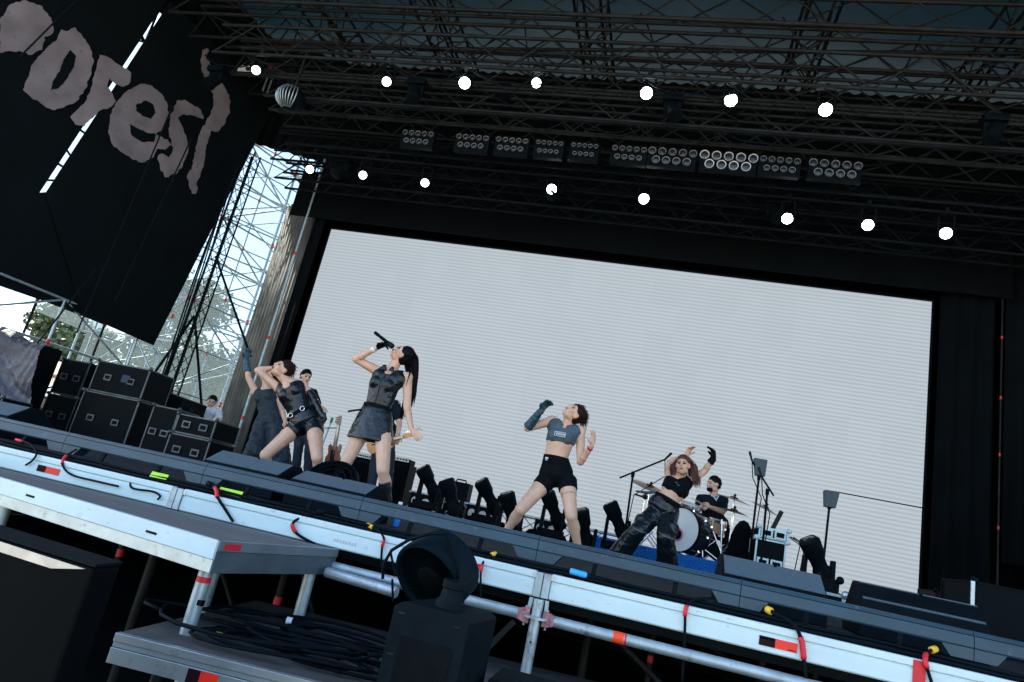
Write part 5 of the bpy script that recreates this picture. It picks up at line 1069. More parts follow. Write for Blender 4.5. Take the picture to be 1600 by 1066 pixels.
    def hand(s, mb, side, dirv, norm, thumb, curl=0.3, e=0.0, spread=0.12, grip=None):
        w_ = s.J['wr' + side]; d = V(dirv).normalized(); n = V(norm); n = (n - d * n.dot(d)).normalized(); ac = d.cross(n).normalized() * thumb
        M = Matrix((ac, n, d)).transposed(); mb.ball(w_ + d * .045, (.040 + e, .019 + e, .052 + e), M); mb.capsule(w_, w_ + d * .03, .024 + e, .026 + e)
        for k, L in enumerate((.070, .080, .074, .058)):
            x = (1.5 - k) * .0205; base = w_ + d * .082 + ac * x; fd = (d + ac * (1.5 - k) * spread * 0.5).normalized(); p = base - d * .01
            ang = curl * (1 + 0.12 * k)
            for sg, (f_, rr) in enumerate(((.45, .0098), (.32, .0090), (.23, .0080))):
                fd = (fd * math.cos(ang) + n * math.sin(ang)).normalized(); q = p + fd * L * f_ * 1.12; mb.capsule(p, q, rr + e, rr - .0006 + e); p = q
        p = w_ + d * .022 + ac * .030; q = p + (ac * .7 + d * .6 + n * .25).normalized() * .042; mb.capsule(p, q, .0125 + e, .0105 + e)
        mb.capsule(q, q + (ac * .25 + d * .9 + n * .45 * (1 + curl)).normalized() * .034, .0105 + e, .009 + e)
    def head(s, mb, k=1.0):
        c = s.J['head']; f, u, r, M = s.f, s.u, s.r, s.HM
        B = lambda o, rad: mb.ball(c + (r * o[0] + f * o[1] + u * o[2]) * k, V(rad) * k, M, 18, 12)
        B((0, -.012, .022), (.074, .093, .096)); B((0, .026, -.040), (.060, .066, .078)); B((0, .060, -.092), (.026, .026, .022)); B((0, .066, .032), (.056, .026, .022))
        B((0, .050, -.06), (.045, .042, .045))
        for e in (-1, 1): B((e * .036, .056, -.022), (.028, .030, .030)); B((e * .075, -.010, -.008), (.010, .020, .031)); B((e * .048, .02, -.075), (.018, .04, .022))
        mb.capsule(c + (f * .086 + u * .016) * k, c + (f * .106 - u * .018) * k, .0095 * k, .014 * k)
        for e in (-1, 1): B((e * .011, .096, -.022), (.009, .010, .008))
        B((0, .086, -.050), (.024, .014, .007)); B((0, .083, -.062), (.021, .014, .008))
        mb.capsule(s.J['neck'] - s.up * .03, c + (-f * .015 - u * .06) * k, .056 * s.b, .050 * s.b)
    def face(s, mouth='shut', k=1.0, parent=None):
        c = s.J['head']; f, u, r, M = s.f, s.u, s.r, s.HM; par = parent or s.root
        for e in (-1, 1):
            MB().ball(c + (r * e * .032 + f * .0815 + u * .007) * k, (.0175 * k, .008 * k, .0085 * k), M, 12, 8).build('eye', EYE, par, True)
            MB().path([c + (r * e * (.014 + .012 * q) + f * (.0925 - .0035 * q * q * .8) + u * (.029 + .004 * q - .0022 * q * q)) * k for q in range(4)], [.0036 * k, .004 * k, .0035 * k, .002 * k], 6).build('eyebrow', EYE, par, True)
        if mouth == 'shut': MB().ball(c + (f * .094 - u * .055) * k, (.023 * k, .009 * k, .010 * k), M, 12, 8).build('lips', LIPS, par, True)
        else:
            MB().ball(c + (f * .089 - u * .058) * k, (.025 * k, .014 * k, .020 * k), M, 12, 8).build('lips', LIPS, par, True)
            MB().ball(c + (f * .097 - u * .059) * k, (.018 * k, .010 * k, .0135 * k), M, 12, 8).build('mouth', MOUTH, par, True)
            MB().ball(c + (f * .103 - u * .0495) * k, (.012 * k, .005 * k, .0035 * k), M, 10, 6).build('teeth', TEETH, par, True)
    def hair(s, m, length=0.0, n=260, seed=1, drift=V((0, 0, 0)), cover=0.15, k=1.0, rad=.0045, curl=0.0, front=0.2, bundle=None, bw=.05):
        R = random.Random(seed); c = s.J['head']; f, u, r = s.f, s.u, s.r; mb = MB()
        mb.ball(c + (u * .046 - f * .014) * k, (.079 * k, .089 * k, .086 * k), s.HM, 20, 12); mb.ball(c + (u * .010 - f * .046) * k, (.076 * k, .064 * k, .092 * k), s.HM, 20, 12)
        i = 0
        while i < n and length > 0:
            v = V((R.gauss(0, 1), R.gauss(0, 1), R.gauss(0, 1))).normalized()
            if v.y > front or v.z < -0.55: continue
            i += 1
            root = c + (r * v.x * .080 + f * (v.y * .092 - .02) + u * (v.z * .098 + .026)) * k; nn = (r * v.x + f * v.y + u * v.z).normalized()
            if bundle:
                bn = bundle[i % len(bundle)]; th_, rr_ = R.uniform(0, 6.28), R.random() ** .6 * bw; off_ = V((math.cos(th_) * rr_, math.sin(th_) * rr_ * .6, R.uniform(-.03, .03)))
                ctl = [root - nn * .012, root + nn * .012 + (bn[0] - root) * .12] + [b_ + off_ * (1 - .10 * qi) for qi, b_ in enumerate(bn)]
                ctl[-1] = ctl[-1] + V((0, 0, R.uniform(-.02, .12))); pts = []
                for qi in range(len(ctl) - 1):
                    a0, a1, a2, a3 = ctl[max(qi - 1, 0)], ctl[qi], ctl[qi + 1], ctl[min(qi + 2, len(ctl) - 1)]
                    for t_ in (0, .33, .67): pts.append(.5 * (2 * a1 + (a2 - a0) * t_ + (2 * a0 - 5 * a1 + 4 * a2 - a3) * t_ ** 2 + (3 * a1 - a0 - 3 * a2 + a3) * t_ ** 3))
                pts.append(ctl[-1]); mb.path(pts, [rad] * (len(pts) - 3) + [rad * .8, rad * .5, rad * .2], 5); continue
            L = length * R.uniform(.72, 1.05); pts = [root - nn * .01]; p = root.copy(); vel = (nn * .5 - f * .35 - u * 0.25).normalized(); N = 9
            ph = R.uniform(0, 6.28)
            for q in range(N):
                g = min(1.0, 0.28 + q * .16); vel = (vel * (1 - g * .55) + (V((0, 0, -1)) + drift) * g * .55).normalized()
                p = p + vel * (L / N) + V((math.sin(ph + q * 1.1), math.cos(ph + q * 1.3), 0)) * curl
                dd = p - (c + (u * .026 - f * .02) * k)
                loc = V((dd.dot(r) / (.083 * k), dd.dot(f) / (.095 * k), dd.dot(u) / (.098 * k)))
                if loc.length < 1.0: loc.normalize(); p = c + (u * .026 - f * .02) * k + r * loc.x * .084 * k + f * loc.y * .096 * k + u * loc.z * .099 * k
                pts.append(p.copy())
            mb.path(pts, [rad * 1.3] * 3 + [rad] * (len(pts) - 5) + [rad * .7, rad * .25], 5)
        mb.build('hair', m, s.root, True)
    def finish(s, mb, m=SKIN, voxel=.0068): return put('body', remesh(mb, voxel, 4, .5), m, s.root)
    def wear(s, name, mb, m, voxel=.009, disp=None, smooth=2): return put(name, remesh(mb, voxel, smooth, .5, disp), m, s.root)
def basic(B, arms=True, legs=True, head=True):
    mb = MB(); B.torso(mb, 0.0, 7.0); j = B.J
    B.bust(mb); B.seat(mb)
    for k in ('L', 'R'):
        mb.capsule(j['neck'] + B.up * -.035, j['sh' + k] + B.up * .005, .050 * B.b, .050 * B.b); mb.capsule(j['chest'].lerp(j['sh' + k], .45), j['sh' + k], .085 * B.b, .05 * B.b)
        if arms: B.arm(mb, k)
        if legs: B.leg(mb, k, low=True)
    if head: B.head(mb)
    return mb
def straps(B, g, full):                               # upper chest and shoulder straps of a sleeveless top
    j = B.J
    for k in 'LR':
        a = j['chest'].lerp(j['sh' + k], .45); g.capsule(a, a.lerp(j['sh' + k], .42), .085 * B.b + .012, .072 * B.b + .010)
        n0 = j['neck'] - B.up * .035; s0 = n0.lerp(j['sh' + k], .60)
        g.capsule(a.lerp(j['sh' + k], .30), s0, .070 * B.b, .050 * B.b + .011)
        if full >= .9: g.capsule(n0.lerp(j['sh' + k], .30), s0, .050 * B.b + .010, .050 * B.b + .011)
def boots(B, side, top=0.35, m=LEATHER):
    mb = MB(); j = B.J; a, k = j['an' + side], j['kn' + side]
    mb.tube(k.lerp(a, top), k.lerp(a, .75), .064, .052, 16); mb.tube(k.lerp(a, .72), a + V((0, 0, -.01)), .053, .045, 16); B.foot(mb, side, .012); mb.ball(a, .046)
    mb.span((a.x - .03, a.y + .0, .0), (a.x + .03, a.y + .06, .05)); B.wear('boot', mb, m, .008, (0.010, .05))

# ---------------------------------------------------------------- lead singer
y0 = 3.2
B = Body('person', 'singer in black leather vest and mini skirt, head thrown back at a microphone', y0, dict(
    head=(629, 555, -.02), neck=(610, 580), chest=(601, 601), waist=(591, 634), pelvis=(585, 655), shL=(590, 580, -.02), shR=(637, 590, .02),
    elL=(556, 561, -.13), wrL=(590, 543, -.20), elR=(636, 637, .02), wrR=(643, 671, -.10), hipL=(571, 665, 0), hipR=(599, 668, 0),
    knL=(541, 722, -.10), anL=(522, 790, .02, .09), knR=(598.5, 736, -.16), anR=(606, 793, -.02, .09)), (-.60, -.22, .72), (.80, .05, .60))
mb = basic(B)
B.hand(mb, 'L', P(606, 534, y=y0 - .22) - B.J['wrL'], (.35, -.2, -.85), -1, 0.75)
B.hand(mb, 'R', P(654, 684, y=y0 - .14) - B.J['wrR'], (-.3, .5, .2), 1, .14, 0.0, .05)
B.finish(mb); B.face('open')
g = MB(); B.torso(g, 3.0, 6.35, .011); B.bust(g, .012)
straps(B, g, 1.0)
B.wear('vest', g, LEATHER, .008, (.012, .05))
c, r, fw, w_, d_ = B.tor(6.6)
for k in (-1, 1): MB().prism([c + fw * (d_ + .028) + r * k * .012 + B.up * .02, c + fw * (d_ + .034) + r * k * .075 + B.up * .01, c + fw * (d_ + .020) + r * k * .062 + B.up * .065, c + fw * (d_ + .01) + r * k * .03 + B.up * .075], fw * .006).build('collar', LEATHER, B.root)
MB().path([B.tor(t)[0] + B.tor(t)[2] * (B.tor(t)[4] + .022 + (.03 if 4.4 < t < 5.4 else 0)) for t in (3.2, 3.7, 4.2, 4.7, 5.2, 5.7, 6.1)], .0035, 5).build('zip', M_STEEL, B.root)
hem0, hem1 = P(543, 683, y=y0 - .02), P(614, 696, y=y0); hc = (hem0 + hem1) / 2; hr = (hem1 - hem0); hw = hr.length / 2; hr.normalize(); hf = hr.cross(B.up).normalized()
g = MB(); RR = []
c0, r0, f0, w0, d0 = B.tor(2.75)
for k in range(7):
    q = k / 6; c = c0.lerp(hc, q); r = r0.lerp(hr, q).normalized(); f_ = f0.lerp(hf, q).normalized(); ww = (w0 + .015) + (hw - w0 - .015) * (q ** .75); dd = (d0 + .015) + (hw * .72 - d0 - .015) * (q ** .75)
    RR.append([c + r * math.cos(a) * ww + f_ * math.sin(a) * dd for a in [2 * math.pi * i / 40 for i in range(40)]])
g.rings(RR); B.wear('skirt', g, LEATHER, .009, (.010, .05))
g = MB(); R_ = [];
for dz in (-.018, .018):
    R_.append([c0 + B.up * dz + r0 * math.cos(a) * (w0 + .021) + f0 * math.sin(a) * (d0 + .021) for a in [2 * math.pi * i / 36 for i in range(36)]])
g.rings(R_); g.build('belt', BLACKCLOTH, B.root, 'auto')
MB().path([P(566, 640, y=y0 - .1), P(556, 641, y=y0 - .12), P(544, 643, y=y0 - .12)], .010, 6).build('belt_tail', BLACKCLOTH, B.root, True)
for k in 'LR': boots(B, k, .30)
g = MB(); B.hand(g, 'L', P(606, 534, y=y0 - .22) - B.J['wrL'], (.35, -.2, -.85), -1, 0.75, .003); B.wear('glove', g, BLACKCLOTH, .007)
w1 = B.J['wrL'].lerp(B.J['elL'], .10); MB().lathe(w1, B.J['elL'] - B.J['wrL'], [(.030, 0), (.032, .005), (.033, .035), (.031, .04)], 16, False).build('wristband', M_WHITEPLAIN, B.root, 'auto')
B.hair(HAIRB, .62, 520, 4, rad=.0030, front=-.05, bundle=[[P(642, 553, y=y0 + .05), P(646, 572, y=y0 + .08), P(645, 600, y=y0 + .12), P(636, 648, y=y0 + .14)], [P(638, 561, y=y0 + .06), P(640, 585, y=y0 + .10), P(637, 615, y=y0 + .14), P(628, 652, y=y0 + .14)], [P(645, 558, y=y0 + .0), P(648, 580, y=y0 + .03), P(646, 606, y=y0 + .06), P(643, 632, y=y0 + .08)]], bw=.045)
MB().path([P(641, 568, y=y0 - .03), P(640, 585, y=y0 - .10), P(634, 604, y=y0 - .10)], [.010, .009, .002], 6).build('hair_lock', HAIRB, B.root, True)
m0, m1 = P(585, 519, y=y0 - .24), P(615, 543, y=y0 - .20); dm = (m1 - m0).normalized()
t = thing('handheld_microphone', 'black handheld microphone held at the lead singer mouth', 'microphone', m0)
L = (m1 - m0).length
MB().lathe(m0, dm, [(.008, 0), (.017, .006), (.018, .05), (.016, .06), (.019, L - .09), (.024, L - .065)], 16).build('handle', M_BLACK, t, 'auto')
MB().lathe(m0, dm, [(.024, L - .064), (.028, L - .05), (.030, L - .03), (.026, L - .008), (.012, L)], 16).build('grille_ball', M_STEEL, t, 'auto')

# ---------------------------------------------------------------- dancer in grey crop top
y0 = 3.7
B = Body('person', 'dancer in grey cropped tank top and black shorts with one teal glove', y0, dict(
    head=(897, 647, -.03), neck=(884, 664), chest=(878, 682, -.03), waist=(869, 714, -.03), pelvis=(869, 740), shL=(861, 658, 0), shR=(907, 674, 0),
    elL=(824, 669, -.10), wrL=(846, 641, -.22), elR=(907, 722, -.05), wrR=(925, 696, -.20), hipL=(855, 750), hipR=(886, 753),
    knL=(813, 797, -.20), anL=(786, 850, -.05, .085), knR=(893, 807, -.18), anR=(903, 864, 0, .085)), (-.42, -.52, .75), (.62, .10, .70), .98)
mb = basic(B)
B.hand(mb, 'R', P(928, 678, y=y0 - .22) - B.J['wrR'], (-.6, .4, 0), 1, .15); B.finish(mb); B.face('shut')
g = MB(); B.torso(g, 4.35, 6.2, .012, .008); B.bust(g, .014)
straps(B, g, .7)
tp = B.wear('crop_top', g, GREYTOP, .008, (.008, .05))
c, r, fw, w_, d_ = B.tor(4.95); c = c + fw * (d_ + .052); nn = (fw * .95 + B.up * .1).normalized()
for (a, b_, cc_, dd_) in [(-.055, .018, .055, .022), (-.055, -.024, .055, -.020), (-.057, -.024, -.053, .022), (.053, -.024, .057, .022)]:
    MB().prism([c + r * a + B.up * b_, c + r * cc_ + B.up * b_, c + r * cc_ + B.up * dd_, c + r * a + B.up * dd_], nn * .012).build('print_frame', M_WHITEPLAIN, tp)
for k in range(5):
    x = -.042 + k * .019
    MB().prism([c + r * x + B.up * .010, c + r * (x + .005) + B.up * .010, c + r * (x + .009) - B.up * .014, c + r * (x + .005) - B.up * .014], nn * .0125).build('print_letter', M_WHITEPLAIN, tp)
    MB().prism([c + r * (x + .013) + B.up * .010, c + r * (x + .017) + B.up * .010, c + r * (x + .009) - B.up * .014, c + r * (x + .006) - B.up * .014], nn * .0128).build('print_letter', M_WHITEPLAIN, tp)
MB().path([P(873, 640 + 8, y=y0 - .09), P(868, 652, y=y0 - .10), P(862, 648, y=y0 - .1)], .002, 4).build('necklace', M_STEEL, B.root)
g = MB(); B.torso(g, 0.0, 3.05, .010); B.seat(g, .010); g.ball(B.tor(0.0)[0] + B.up * .03, (.09, .085, .075))
for k in 'LR': B.limb(g, 'hip' + k, 'kn' + k, .091, .060, -.05, .26, True, .014); g.ball(B.J['hip' + k], .098)
sh = B.wear('shorts', g, BLACKCLOTH, .008)
c, r, fw, w_, d_ = B.tor(2.7); MB().box(c + fw * (d_ + .018) - r * .085 - B.up * .01, (.030, .006, .014)).build('logo', M_WHITEPLAIN, sh); MB().box(c + fw * (d_ + .018) - r * .085 - B.up * .030, (.024, .006, .006)).build('logo', M_WHITEPLAIN, sh)
g = MB(); B.limb(g, 'el' + 'L', 'wr' + 'L', .056, .036, .05, .62, True); B.limb(g, 'elL', 'wrL', .056, .034, .55, 1.05, True); B.hand(g, 'L', P(858, 625, y=y0 - .26) - B.J['wrL'], (.6, -.5, -.2), -1, .35, .004, .35)
B.wear('glove', g, GLOVE, .007, (.014, .04))
w1 = B.J['wrR'].lerp(B.J['elR'], .12); MB().lathe(w1, B.J['elR'] - B.J['wrR'], [(.028, 0), (.030, .004), (.031, .02), (.029, .024)], 16, False).build('wristband', M_RED, B.root, 'auto')
th = B.J['hipR'].lerp(B.J['knR'], .42); MB().lathe(th, B.J['knR'] - B.J['hipR'], [(.0775, 0), (.0785, .002), (.0775, .004)], 24, False).build('garter_line', M_STEEL, B.root, 'auto')
for k in 'LR':
    g = MB(); a = B.J['an' + k]; B.foot(g, k, .012); g.tube(a + V((0, 0, .035)), a - V((0, 0, .02)), .042, .046, 14); B.wear('shoe', g, BLACKCLOTH, .008)
B.hair(HAIRD, .30, 420, 9, front=.05, rad=.003, bundle=[[P(910, 645, y=y0 + .03), P(912, 668, y=y0 + .05)], [P(904, 636, y=y0 + .06), P(908, 655, y=y0 + .08)]], bw=.050)

# ---------------------------------------------------------------- dancer in black cargo trousers
y0 = 4.95
B = Body('person', 'dancer in black crop top and wide leather trousers, both arms raised', y0, dict(
    head=(1067, 727, -.10), neck=(1062, 747), chest=(1056, 763, -.05), waist=(1044, 780, -.06), pelvis=(1036, 793, -.02), shL=(1044, 752, 0), shR=(1079, 752, 0),
    elL=(1047, 722, .12), wrL=(1073, 712, .10), elR=(1101, 736, .06), wrR=(1115, 716, 0), hipL=(1026, 800), hipR=(1045, 803),
    knL=(996, 830, -.22), anL=(965, 874, -.05, .085), knR=(1040, 840, -.28), anR=(1043, 885, -.05, .085)), (-.22, -.95, .04), (-.10, .05, 1), .98)
mb = basic(B); B.hand(mb, 'L', P(1077, 702, y=y0 + .08) - B.J['wrL'], (.5, -.6, 0), 1, .4); B.finish(mb); B.face('shut')
g = MB(); B.torso(g, 4.2, 6.4, .012, .008); B.bust(g, .014)
straps(B, g, .9)
tp = B.wear('crop_top', g, BLACKCLOTH, .008, (.008, .05))
c, r, fw, w_, d_ = B.tor(5.4); MB().path([c + fw * (d_ + .05) + r * (-.03 + .012 * k) + B.up * (.012 * math.sin(k * 1.3)) for k in range(6)], .005, 5).build('print', mat('print_teal', (0.02, 0.14, 0.19), 0.6), tp)
g = MB(); B.torso(g, 0.0, 2.9, .020); B.seat(g, .02)
for k in 'LR':
    B.limb(g, 'hip' + k, 'kn' + k, .118, .100, -.05, 1.0, False); B.limb(g, 'kn' + k, 'an' + k, .100, .125, 0, 1.12, True)
    kk = B.J['hip' + k].lerp(B.J['kn' + k], .62); g.ball(kk + V(((-.06 if k == 'L' else .06), -.05, 0)), (.07, .07, .10))
tr = B.wear('trousers', g, LEATHER, .010, (.020, .06), 2)
m_st = mat('stitch_pale', (0.20, 0.24, 0.25), 0.6)
for k in 'LR':
    for t_ in (.35, .95):
        a, b_ = B.J['hip' + k], B.J['kn' + k]; c = a.lerp(b_, t_); MB().path([c + V((-.085, -.075, .03)), c + V((-.03, -.122, .0)), c + V((.04, -.118, -.015)), c + V((.09, -.07, -.01))], .003, 4).build('seam', m_st, tr)
c, r, fw, w_, d_ = B.tor(2.75); g = MB(); g.rings([[c + B.up * dz + r * math.cos(a) * (w_ + .026) + fw * math.sin(a) * (d_ + .026) for a in [2 * math.pi * i / 36 for i in range(36)]] for dz in (-.02, .02)]); g.build('belt', BLACKCLOTH, B.root, 'auto')
MB().path([c - r * .16 + fw * .03, c - r * .24 - B.up * .05, c - r * .36 - B.up * .10], [.014, .018, .010], 6).build('belt_tail', GLOVE, B.root, True)
g = MB(); B.limb(g, 'elR', 'wrR', .050, .040, .62, 1.0, True); B.hand(g, 'R', P(1115, 693, y=y0 - .02) - B.J['wrR'], (-.8, -.3, 0), -1, .55, .004, .2); B.wear('glove', g, BLACKCLOTH, .007, (.010, .04))
for k in 'LR':
    g = MB(); B.foot(g, k, .016); B.wear('shoe', g, BLACKCLOTH, .009)
B.hair(HAIRR, .34, 460, 12, front=.12, rad=.003, bundle=[[P(1053, 730, y=y0 - .04), P(1053, 745, y=y0 - .03)], [P(1081, 728, y=y0 - .04), P(1085, 744, y=y0 - .05), P(1090, 760, y=y0 - .07)], [P(1078, 735, y=y0 + .04), P(1080, 752, y=y0 + .08)]], bw=.050)

# ---------------------------------------------------------------- dancer in black bodysuit, hand to head
y0 = 3.6
B = Body('person', 'dancer in black keyhole leather bodysuit and shorts, hand behind head', y0, dict(
    head=(442, 577, -.05), neck=(448, 595), chest=(457, 615, -.03), waist=(468, 640), pelvis=(476, 658), shL=(436, 607, 0), shR=(473, 603, .03),
    elL=(403, 579, -.08), wrL=(427, 575, -.02), elR=(489, 621, .02), wrR=(503, 648, -.06), hipL=(464, 668), hipR=(491, 668),
    knL=(415, 711, -.22), anL=(408, 768, -.05, .085), knR=(496, 716, -.26), anR=(497, 776, -.05, .085)), (-.52, -.72, .42), (.40, .12, .92))
mb = basic(B); B.hand(mb, 'L', P(438, 572, y=y0 - .02) - B.J['wrL'], (.3, .8, 0), 1, .3); B.finish(mb); B.face('open')
g = MB(); B.torso(g, 0.0, 5.9, .011); B.bust(g, .012); B.seat(g, .01)
for k in 'LR': B.limb(g, 'hip' + k, 'kn' + k, .091, .060, -.05, .20, True, .014); g.ball(B.J['hip' + k], .099); g.ball(B.tor(0.0)[0] + B.up * .03, (.085, .085, .07))
straps(B, g, .9)
bs = B.wear('bodysuit', g, LEATHER, .008, (.010, .05))
c, r, fw, w_, d_ = B.tor(5.75); MB().ball(c + fw * (d_ + .014), (.045, .014, .040), Matrix((r, fw, B.up)).transposed()).build('keyhole', SKIN, bs, True)
c, r, fw, w_, d_ = B.tor(2.3)
for dz in (-.02,): MB().rings([[c + B.up * z_ + r * math.cos(a) * (w_ + .022) + fw * math.sin(a) * (d_ + .022) for a in [2 * math.pi * i / 36 for i in range(36)]] for z_ in (-.02, .018)]).build('belt', BLACKCLOTH, B.root, 'auto')
for sx in (-.075, .075):
    q = c + r * sx + fw * (d_ * .92 + .03); MB().path([q + (r * math.cos(a) + B.up * math.sin(a)) * .026 for a in [2 * math.pi * i / 12 for i in range(13)]], .0045, 6).build('belt_ring', M_CHROME, B.root, True)
g = MB(); B.limb(g, 'shR', 'elR', .054, .046, .55, 1.0, True); g.ball(B.J['elR'], .046); B.limb(g, 'elR', 'wrR', .046, .034, 0, 1.0, True); B.hand(g, 'R', P(511, 664, y=y0 - .1) - B.J['wrR'], (-.5, -.6, 0), -1, .3, .004, .3); B.wear('glove', g, LEATHER, .007, (.012, .04))
for k in 'LR': boots(B, k, .30)
w1 = B.J['wrL']; MB().lathe(w1, B.J['elL'] - w1, [(.030, 0), (.031, .012)], 14, False).build('bracelet', M_BLACK, B.root)
B.hair(HAIRD, .36, 460, 21, front=.02, rad=.003, bundle=[[P(454, 572, y=y0 + .03), P(452, 590, y=y0 + .07)], [P(437, 588, y=y0 + .03), P(430, 598, y=y0 + .0), P(427, 606, y=y0 - .02)], [P(448, 568, y=y0 + .06), P(456, 588, y=y0 + .08)]], bw=.06)

# ---------------------------------------------------------------- dancer behind, navy dress, gloved arm up
y0 = 4.9
B = Body('person', 'dancer in navy tank and wide skirt, one teal gloved arm straight up', y0, dict(
    head=(420, 588, .10), neck=(415, 606), chest=(417, 622), waist=(420, 644), pelvis=(420, 660), shL=(400, 614), shR=(434, 617),
    elL=(388, 590, -.03), wrL=(385, 562, -.05), elR=(440, 640, .05), wrR=(446, 660, -.02), hipL=(411, 668), hipR=(432, 670),
    knL=(400, 705, -.15), anL=(388, 745, 0, .085), knR=(436, 710, -.1), anR=(440, 750, 0, .085)), (-.3, -.8, .5), (.2, .2, .95))
mb = basic(B); B.hand(mb, 'R', (.1, -.1, -1), (-.5, .3, 0), 1, .3); B.finish(mb, SKIN, .008); B.face()
g = MB(); B.torso(g, 2.6, 6.3, .012); B.bust(g, .014)
straps(B, g, .7)
B.wear('tank_top', g, NAVY, .010, (.012, .06))
g = MB(); B.torso(g, 0.0, 2.9, .018); B.seat(g, .015)
for k in 'LR': B.limb(g, 'hip' + k, 'kn' + k, .125, .14, -.05, 1.0, False); B.limb(g, 'kn' + k, 'an' + k, .14, .18, 0, 1.05, True)
B.wear('wide_trousers', g, NAVY, .012, (.045, .07))
g = MB(); B.limb(g, 'elL', 'wrL', .060, .045, .30, 1.0, True); B.hand(g, 'L', (-.10, -.05, 1), (.7, -.6, 0), -1, .25, .005, .2); B.wear('glove', g, GLOVE, .008, (.016, .04))
for k in 'LR':
    g = MB(); B.foot(g, k, .016); B.wear('shoe', g, BLACKCLOTH, .010)
B.hair(HAIRD, .30, 160, 31, V((0, .2, 0)))

# ---------------------------------------------------------------- musicians behind
def musician(y0, J, face, hup, label, top_m, trouser_m, hair_m, hair_len=0.03, sleeve=True, hands=True, mouth='shut', build=1.05, base=None, foot=True):
    B = Body('person', label, y0, J, face, hup, build, base); mb = MB(); B.torso(mb, 0, 7.0); j = B.J
    for k in 'LR':
        mb.capsule(j['neck'] - B.up * .035, j['sh' + k], .05, .055); mb.capsule(j['chest'].lerp(j['sh' + k], .45), j['sh' + k], .09, .055); B.arm(mb, k); B.leg(mb, k, foot=foot)
    B.head(mb)
    for k in 'LR': B.hand(mb, k, (j['wr' + k] - j['el' + k]), (0, -.2, -.8), 1 if k == 'R' else -1, .7)
    B.finish(mb, SKIN, .0085); B.face(mouth)
    g = MB(); B.torso(g, 1.0, 6.75, .022, .014)
    for k in 'LR':
        g.capsule(j['neck'].lerp(j['sh' + k], .45) - B.up * .02, j['sh' + k], .060, .066); g.capsule(j['chest'].lerp(j['sh' + k], .45), j['sh' + k], .098, .062); B.limb(g, 'sh' + k, 'el' + k, .068, .062, 0, .85 if sleeve else .3, True)
    B.wear('shirt', g, top_m, .011, (.022, .07))
    g = MB(); B.torso(g, 0, 2.2, .016); B.seat(g, .01)
    for k in 'LR': B.limb(g, 'hip' + k, 'kn' + k, .102, .078, -.05, 1.0, False); B.limb(g, 'kn' + k, 'an' + k, .076, .062, 0, 1.0, True)
    B.wear('trousers', g, trouser_m, .011, (.018, .07))
    for k in 'LR':
        g = MB(); B.foot(g, k, .014)
        if foot: B.wear('shoe', g, BLACKCLOTH, .010)
    B.hair(hair_m, hair_len, 90 if hair_len > 0 else 0, 41, V((0, .1, 0)), rad=.006)
    return B
NAVYJ = mat('navy_jersey', (0.008, 0.014, 0.020), 0.8, var=0.3, scale=10, bump=0.2, bscale=20); JEANS = mat('dark_jeans', (0.012, 0.025, 0.04), 0.8, var=0.3, scale=10)
y0 = 6.95
B = musician(y0, dict(head=(1115, 757, -.05), neck=(1114, 775), chest=(1113, 787, -.02), waist=(1114, 806), pelvis=(1117, 820), shL=(1095, 779, -.03), shR=(1131, 781, .05),
    elL=(1090, 797, -.15), wrL=(1101, 789, -.36), elR=(1129, 800, -.1), wrR=(1108, 792, -.36), hipL=(1110, 824), hipR=(1125, 825), knL=(1098, 828, -.42), anL=(1094, 862, -.40, rz + .09), knR=(1132, 830, -.42), anR=(1136, 864, -.36, rz + .09)),
    (-.85, -.50, -.10), (-.05, 0, 1), 'bearded drummer in dark jersey with pale blue collar behind the kit', NAVYJ, BLACKCLOTH, HAIRB, .03, True, True, 'shut', 1.05, rz, False)
c = B.J['head']; MB().ball(c + B.f * .055 - B.u * .075, (.056, .050, .040), B.HM).build('beard', HAIRB, B.root, True)
c, r, fw, w_, d_ = B.tor(6.6); MB().prism([c + fw * (d_ + .03) - r * .07 + B.up * .05, c + fw * (d_ + .055) - B.up * .06, c + fw * (d_ + .03) + r * .07 + B.up * .05, c + fw * (d_ + .05) - B.up * .02], fw * .006).build('collar', mat('collar_blue', (0.42, 0.60, 0.68), 0.7), B.root)
for k in 'LR': MB().tube(B.J['wr' + k] + V((0, -.06, -.02)), B.J['wr' + k] + V((-.20, -.30, .03)), .007, .005, 6).build('drumstick', mat('stick_wood', (0.5, 0.36, 0.2), 0.5), B.root)
t = thing('drum_stool', 'round black drum stool under the drummer', 'stool', (B.J['pelvis'].x, y0, rz))
zs = B.J['pelvis'].z - .13; MB().lathe((B.J['pelvis'].x, y0 + .02, zs - .07), (0, 0, 1), [(.15, 0), (.17, .02), (.17, .05), (.14, .07)], 20).build('seat', M_CASE, t, 'auto'); bar('post', (B.J['pelvis'].x, y0 + .02, rz + .1), (B.J['pelvis'].x, y0 + .02, zs - .07), .02, M_CHROME, t)
for k in range(3): bar('foot', (B.J['pelvis'].x, y0 + .02, rz + .14), (B.J['pelvis'].x + .22 * math.cos(k * 2.09), y0 + .02 + .22 * math.sin(k * 2.09), rz + .012), .012, M_CHROME, t)
y0 = 6.4
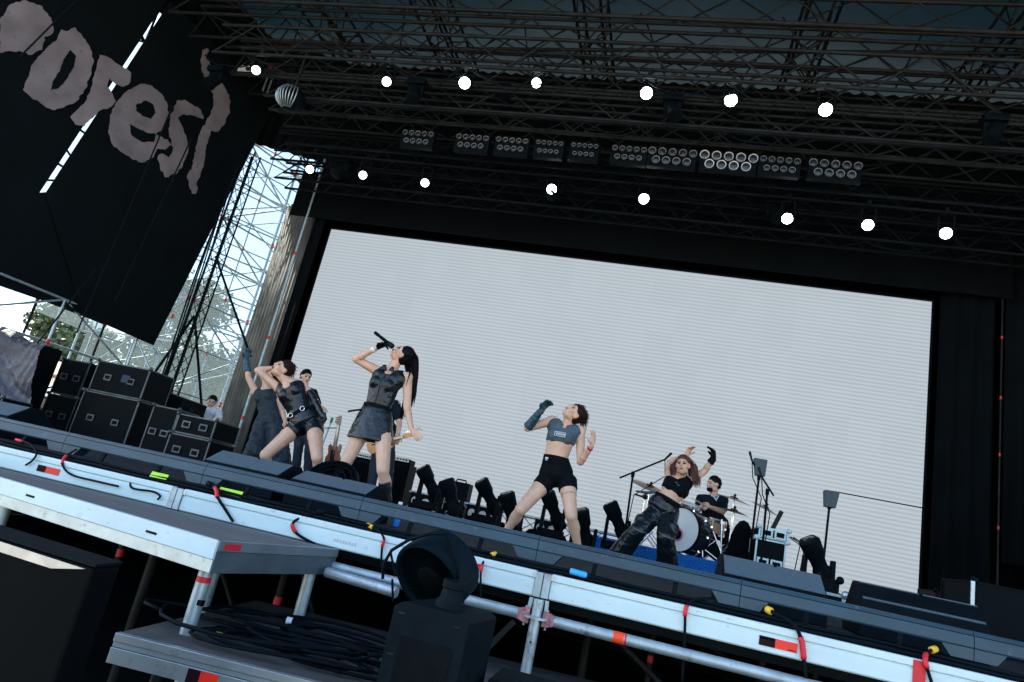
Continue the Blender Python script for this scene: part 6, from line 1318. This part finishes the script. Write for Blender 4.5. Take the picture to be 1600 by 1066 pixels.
musician(y0, dict(head=(478, 589, 0), neck=(476, 605), chest=(475, 620), waist=(475, 640), pelvis=(475, 655), shL=(461, 611), shR=(490, 614, .03), elL=(458, 634, -.05), wrL=(470, 648, -.25), elR=(497, 636, -.05), wrR=(505, 638, -.32),
    hipL=(468, 660), hipR=(483, 661), knL=(467, 695, -.05), anL=(466, 732, 0, .085), knR=(484, 697, -.05), anR=(486, 735, 0, .085)), (.75, -.60, -.15), (.05, 0, 1), 'dark haired musician behind the bodysuit dancer', BLACKCLOTH, JEANS, HAIRB, .03)
y0 = 5.9
B = musician(y0, dict(head=(606, 607, .05), neck=(604, 623), chest=(602, 638), waist=(600, 658), pelvis=(599, 672), shL=(588, 629), shR=(619, 632), elL=(583, 652, -.02), wrL=(587, 674, -.24), elR=(624, 660, -.02), wrR=(622, 681, -.26),
    hipL=(592, 678), hipR=(607, 680), knL=(588, 712), anL=(585, 750, 0, .085), knR=(609, 715), anR=(612, 755, 0, .085)), (.1, -.95, -.2), (0, 0, 1), 'guitarist in dark clothes mostly hidden behind the lead singer', NAVYJ, JEANS, HAIRB, .03)
guitar(P(577, 694, y=5.6), P(646, 680, y=5.5), mat('guitar_sunburst', (0.62, 0.24, 0.04), 0.3, var=0.3, coat=0.5), 'orange sunburst guitar held behind the lead singer')
y0 = 7.8
B = musician(y0, dict(head=(331, 628, 0), neck=(329, 637), chest=(326, 644), waist=(322, 656), pelvis=(320, 664), shL=(314, 640), shR=(341, 645), elL=(309, 652, -.1), wrL=(316, 660, -.3), elR=(343, 657, -.1), wrR=(336, 664, -.3),
    hipL=(315, 667), hipR=(327, 669), knL=(310, 672, -.4), anL=(308, 694, -.4, .085), knR=(326, 675, -.4), anR=(326, 697, -.4, .085)), (.5, -.8, -.25), (0, 0, 1), 'technician in a white t-shirt seated behind the left wing cases', WHITETEE, NAVY, HAIRB, .03, True, True, 'shut', .82)
t = thing('stool', 'low black stool under the seated technician', 'stool', (B.J['pelvis'].x, y0, 0)); zs = B.J['pelvis'].z - .12
MB().lathe((B.J['pelvis'].x, y0, zs - .06), (0, 0, 1), [(.17, 0), (.18, .02), (.17, .06)], 18).build('seat', M_CASE, t, 'auto')
for k in range(4): bar('leg', (B.J['pelvis'].x + .12 * math.cos(k * 1.57 + .7), y0 + .12 * math.sin(k * 1.57 + .7), zs - .06), (B.J['pelvis'].x + .17 * math.cos(k * 1.57 + .7), y0 + .17 * math.sin(k * 1.57 + .7), 0), .013, M_BLACK, t)
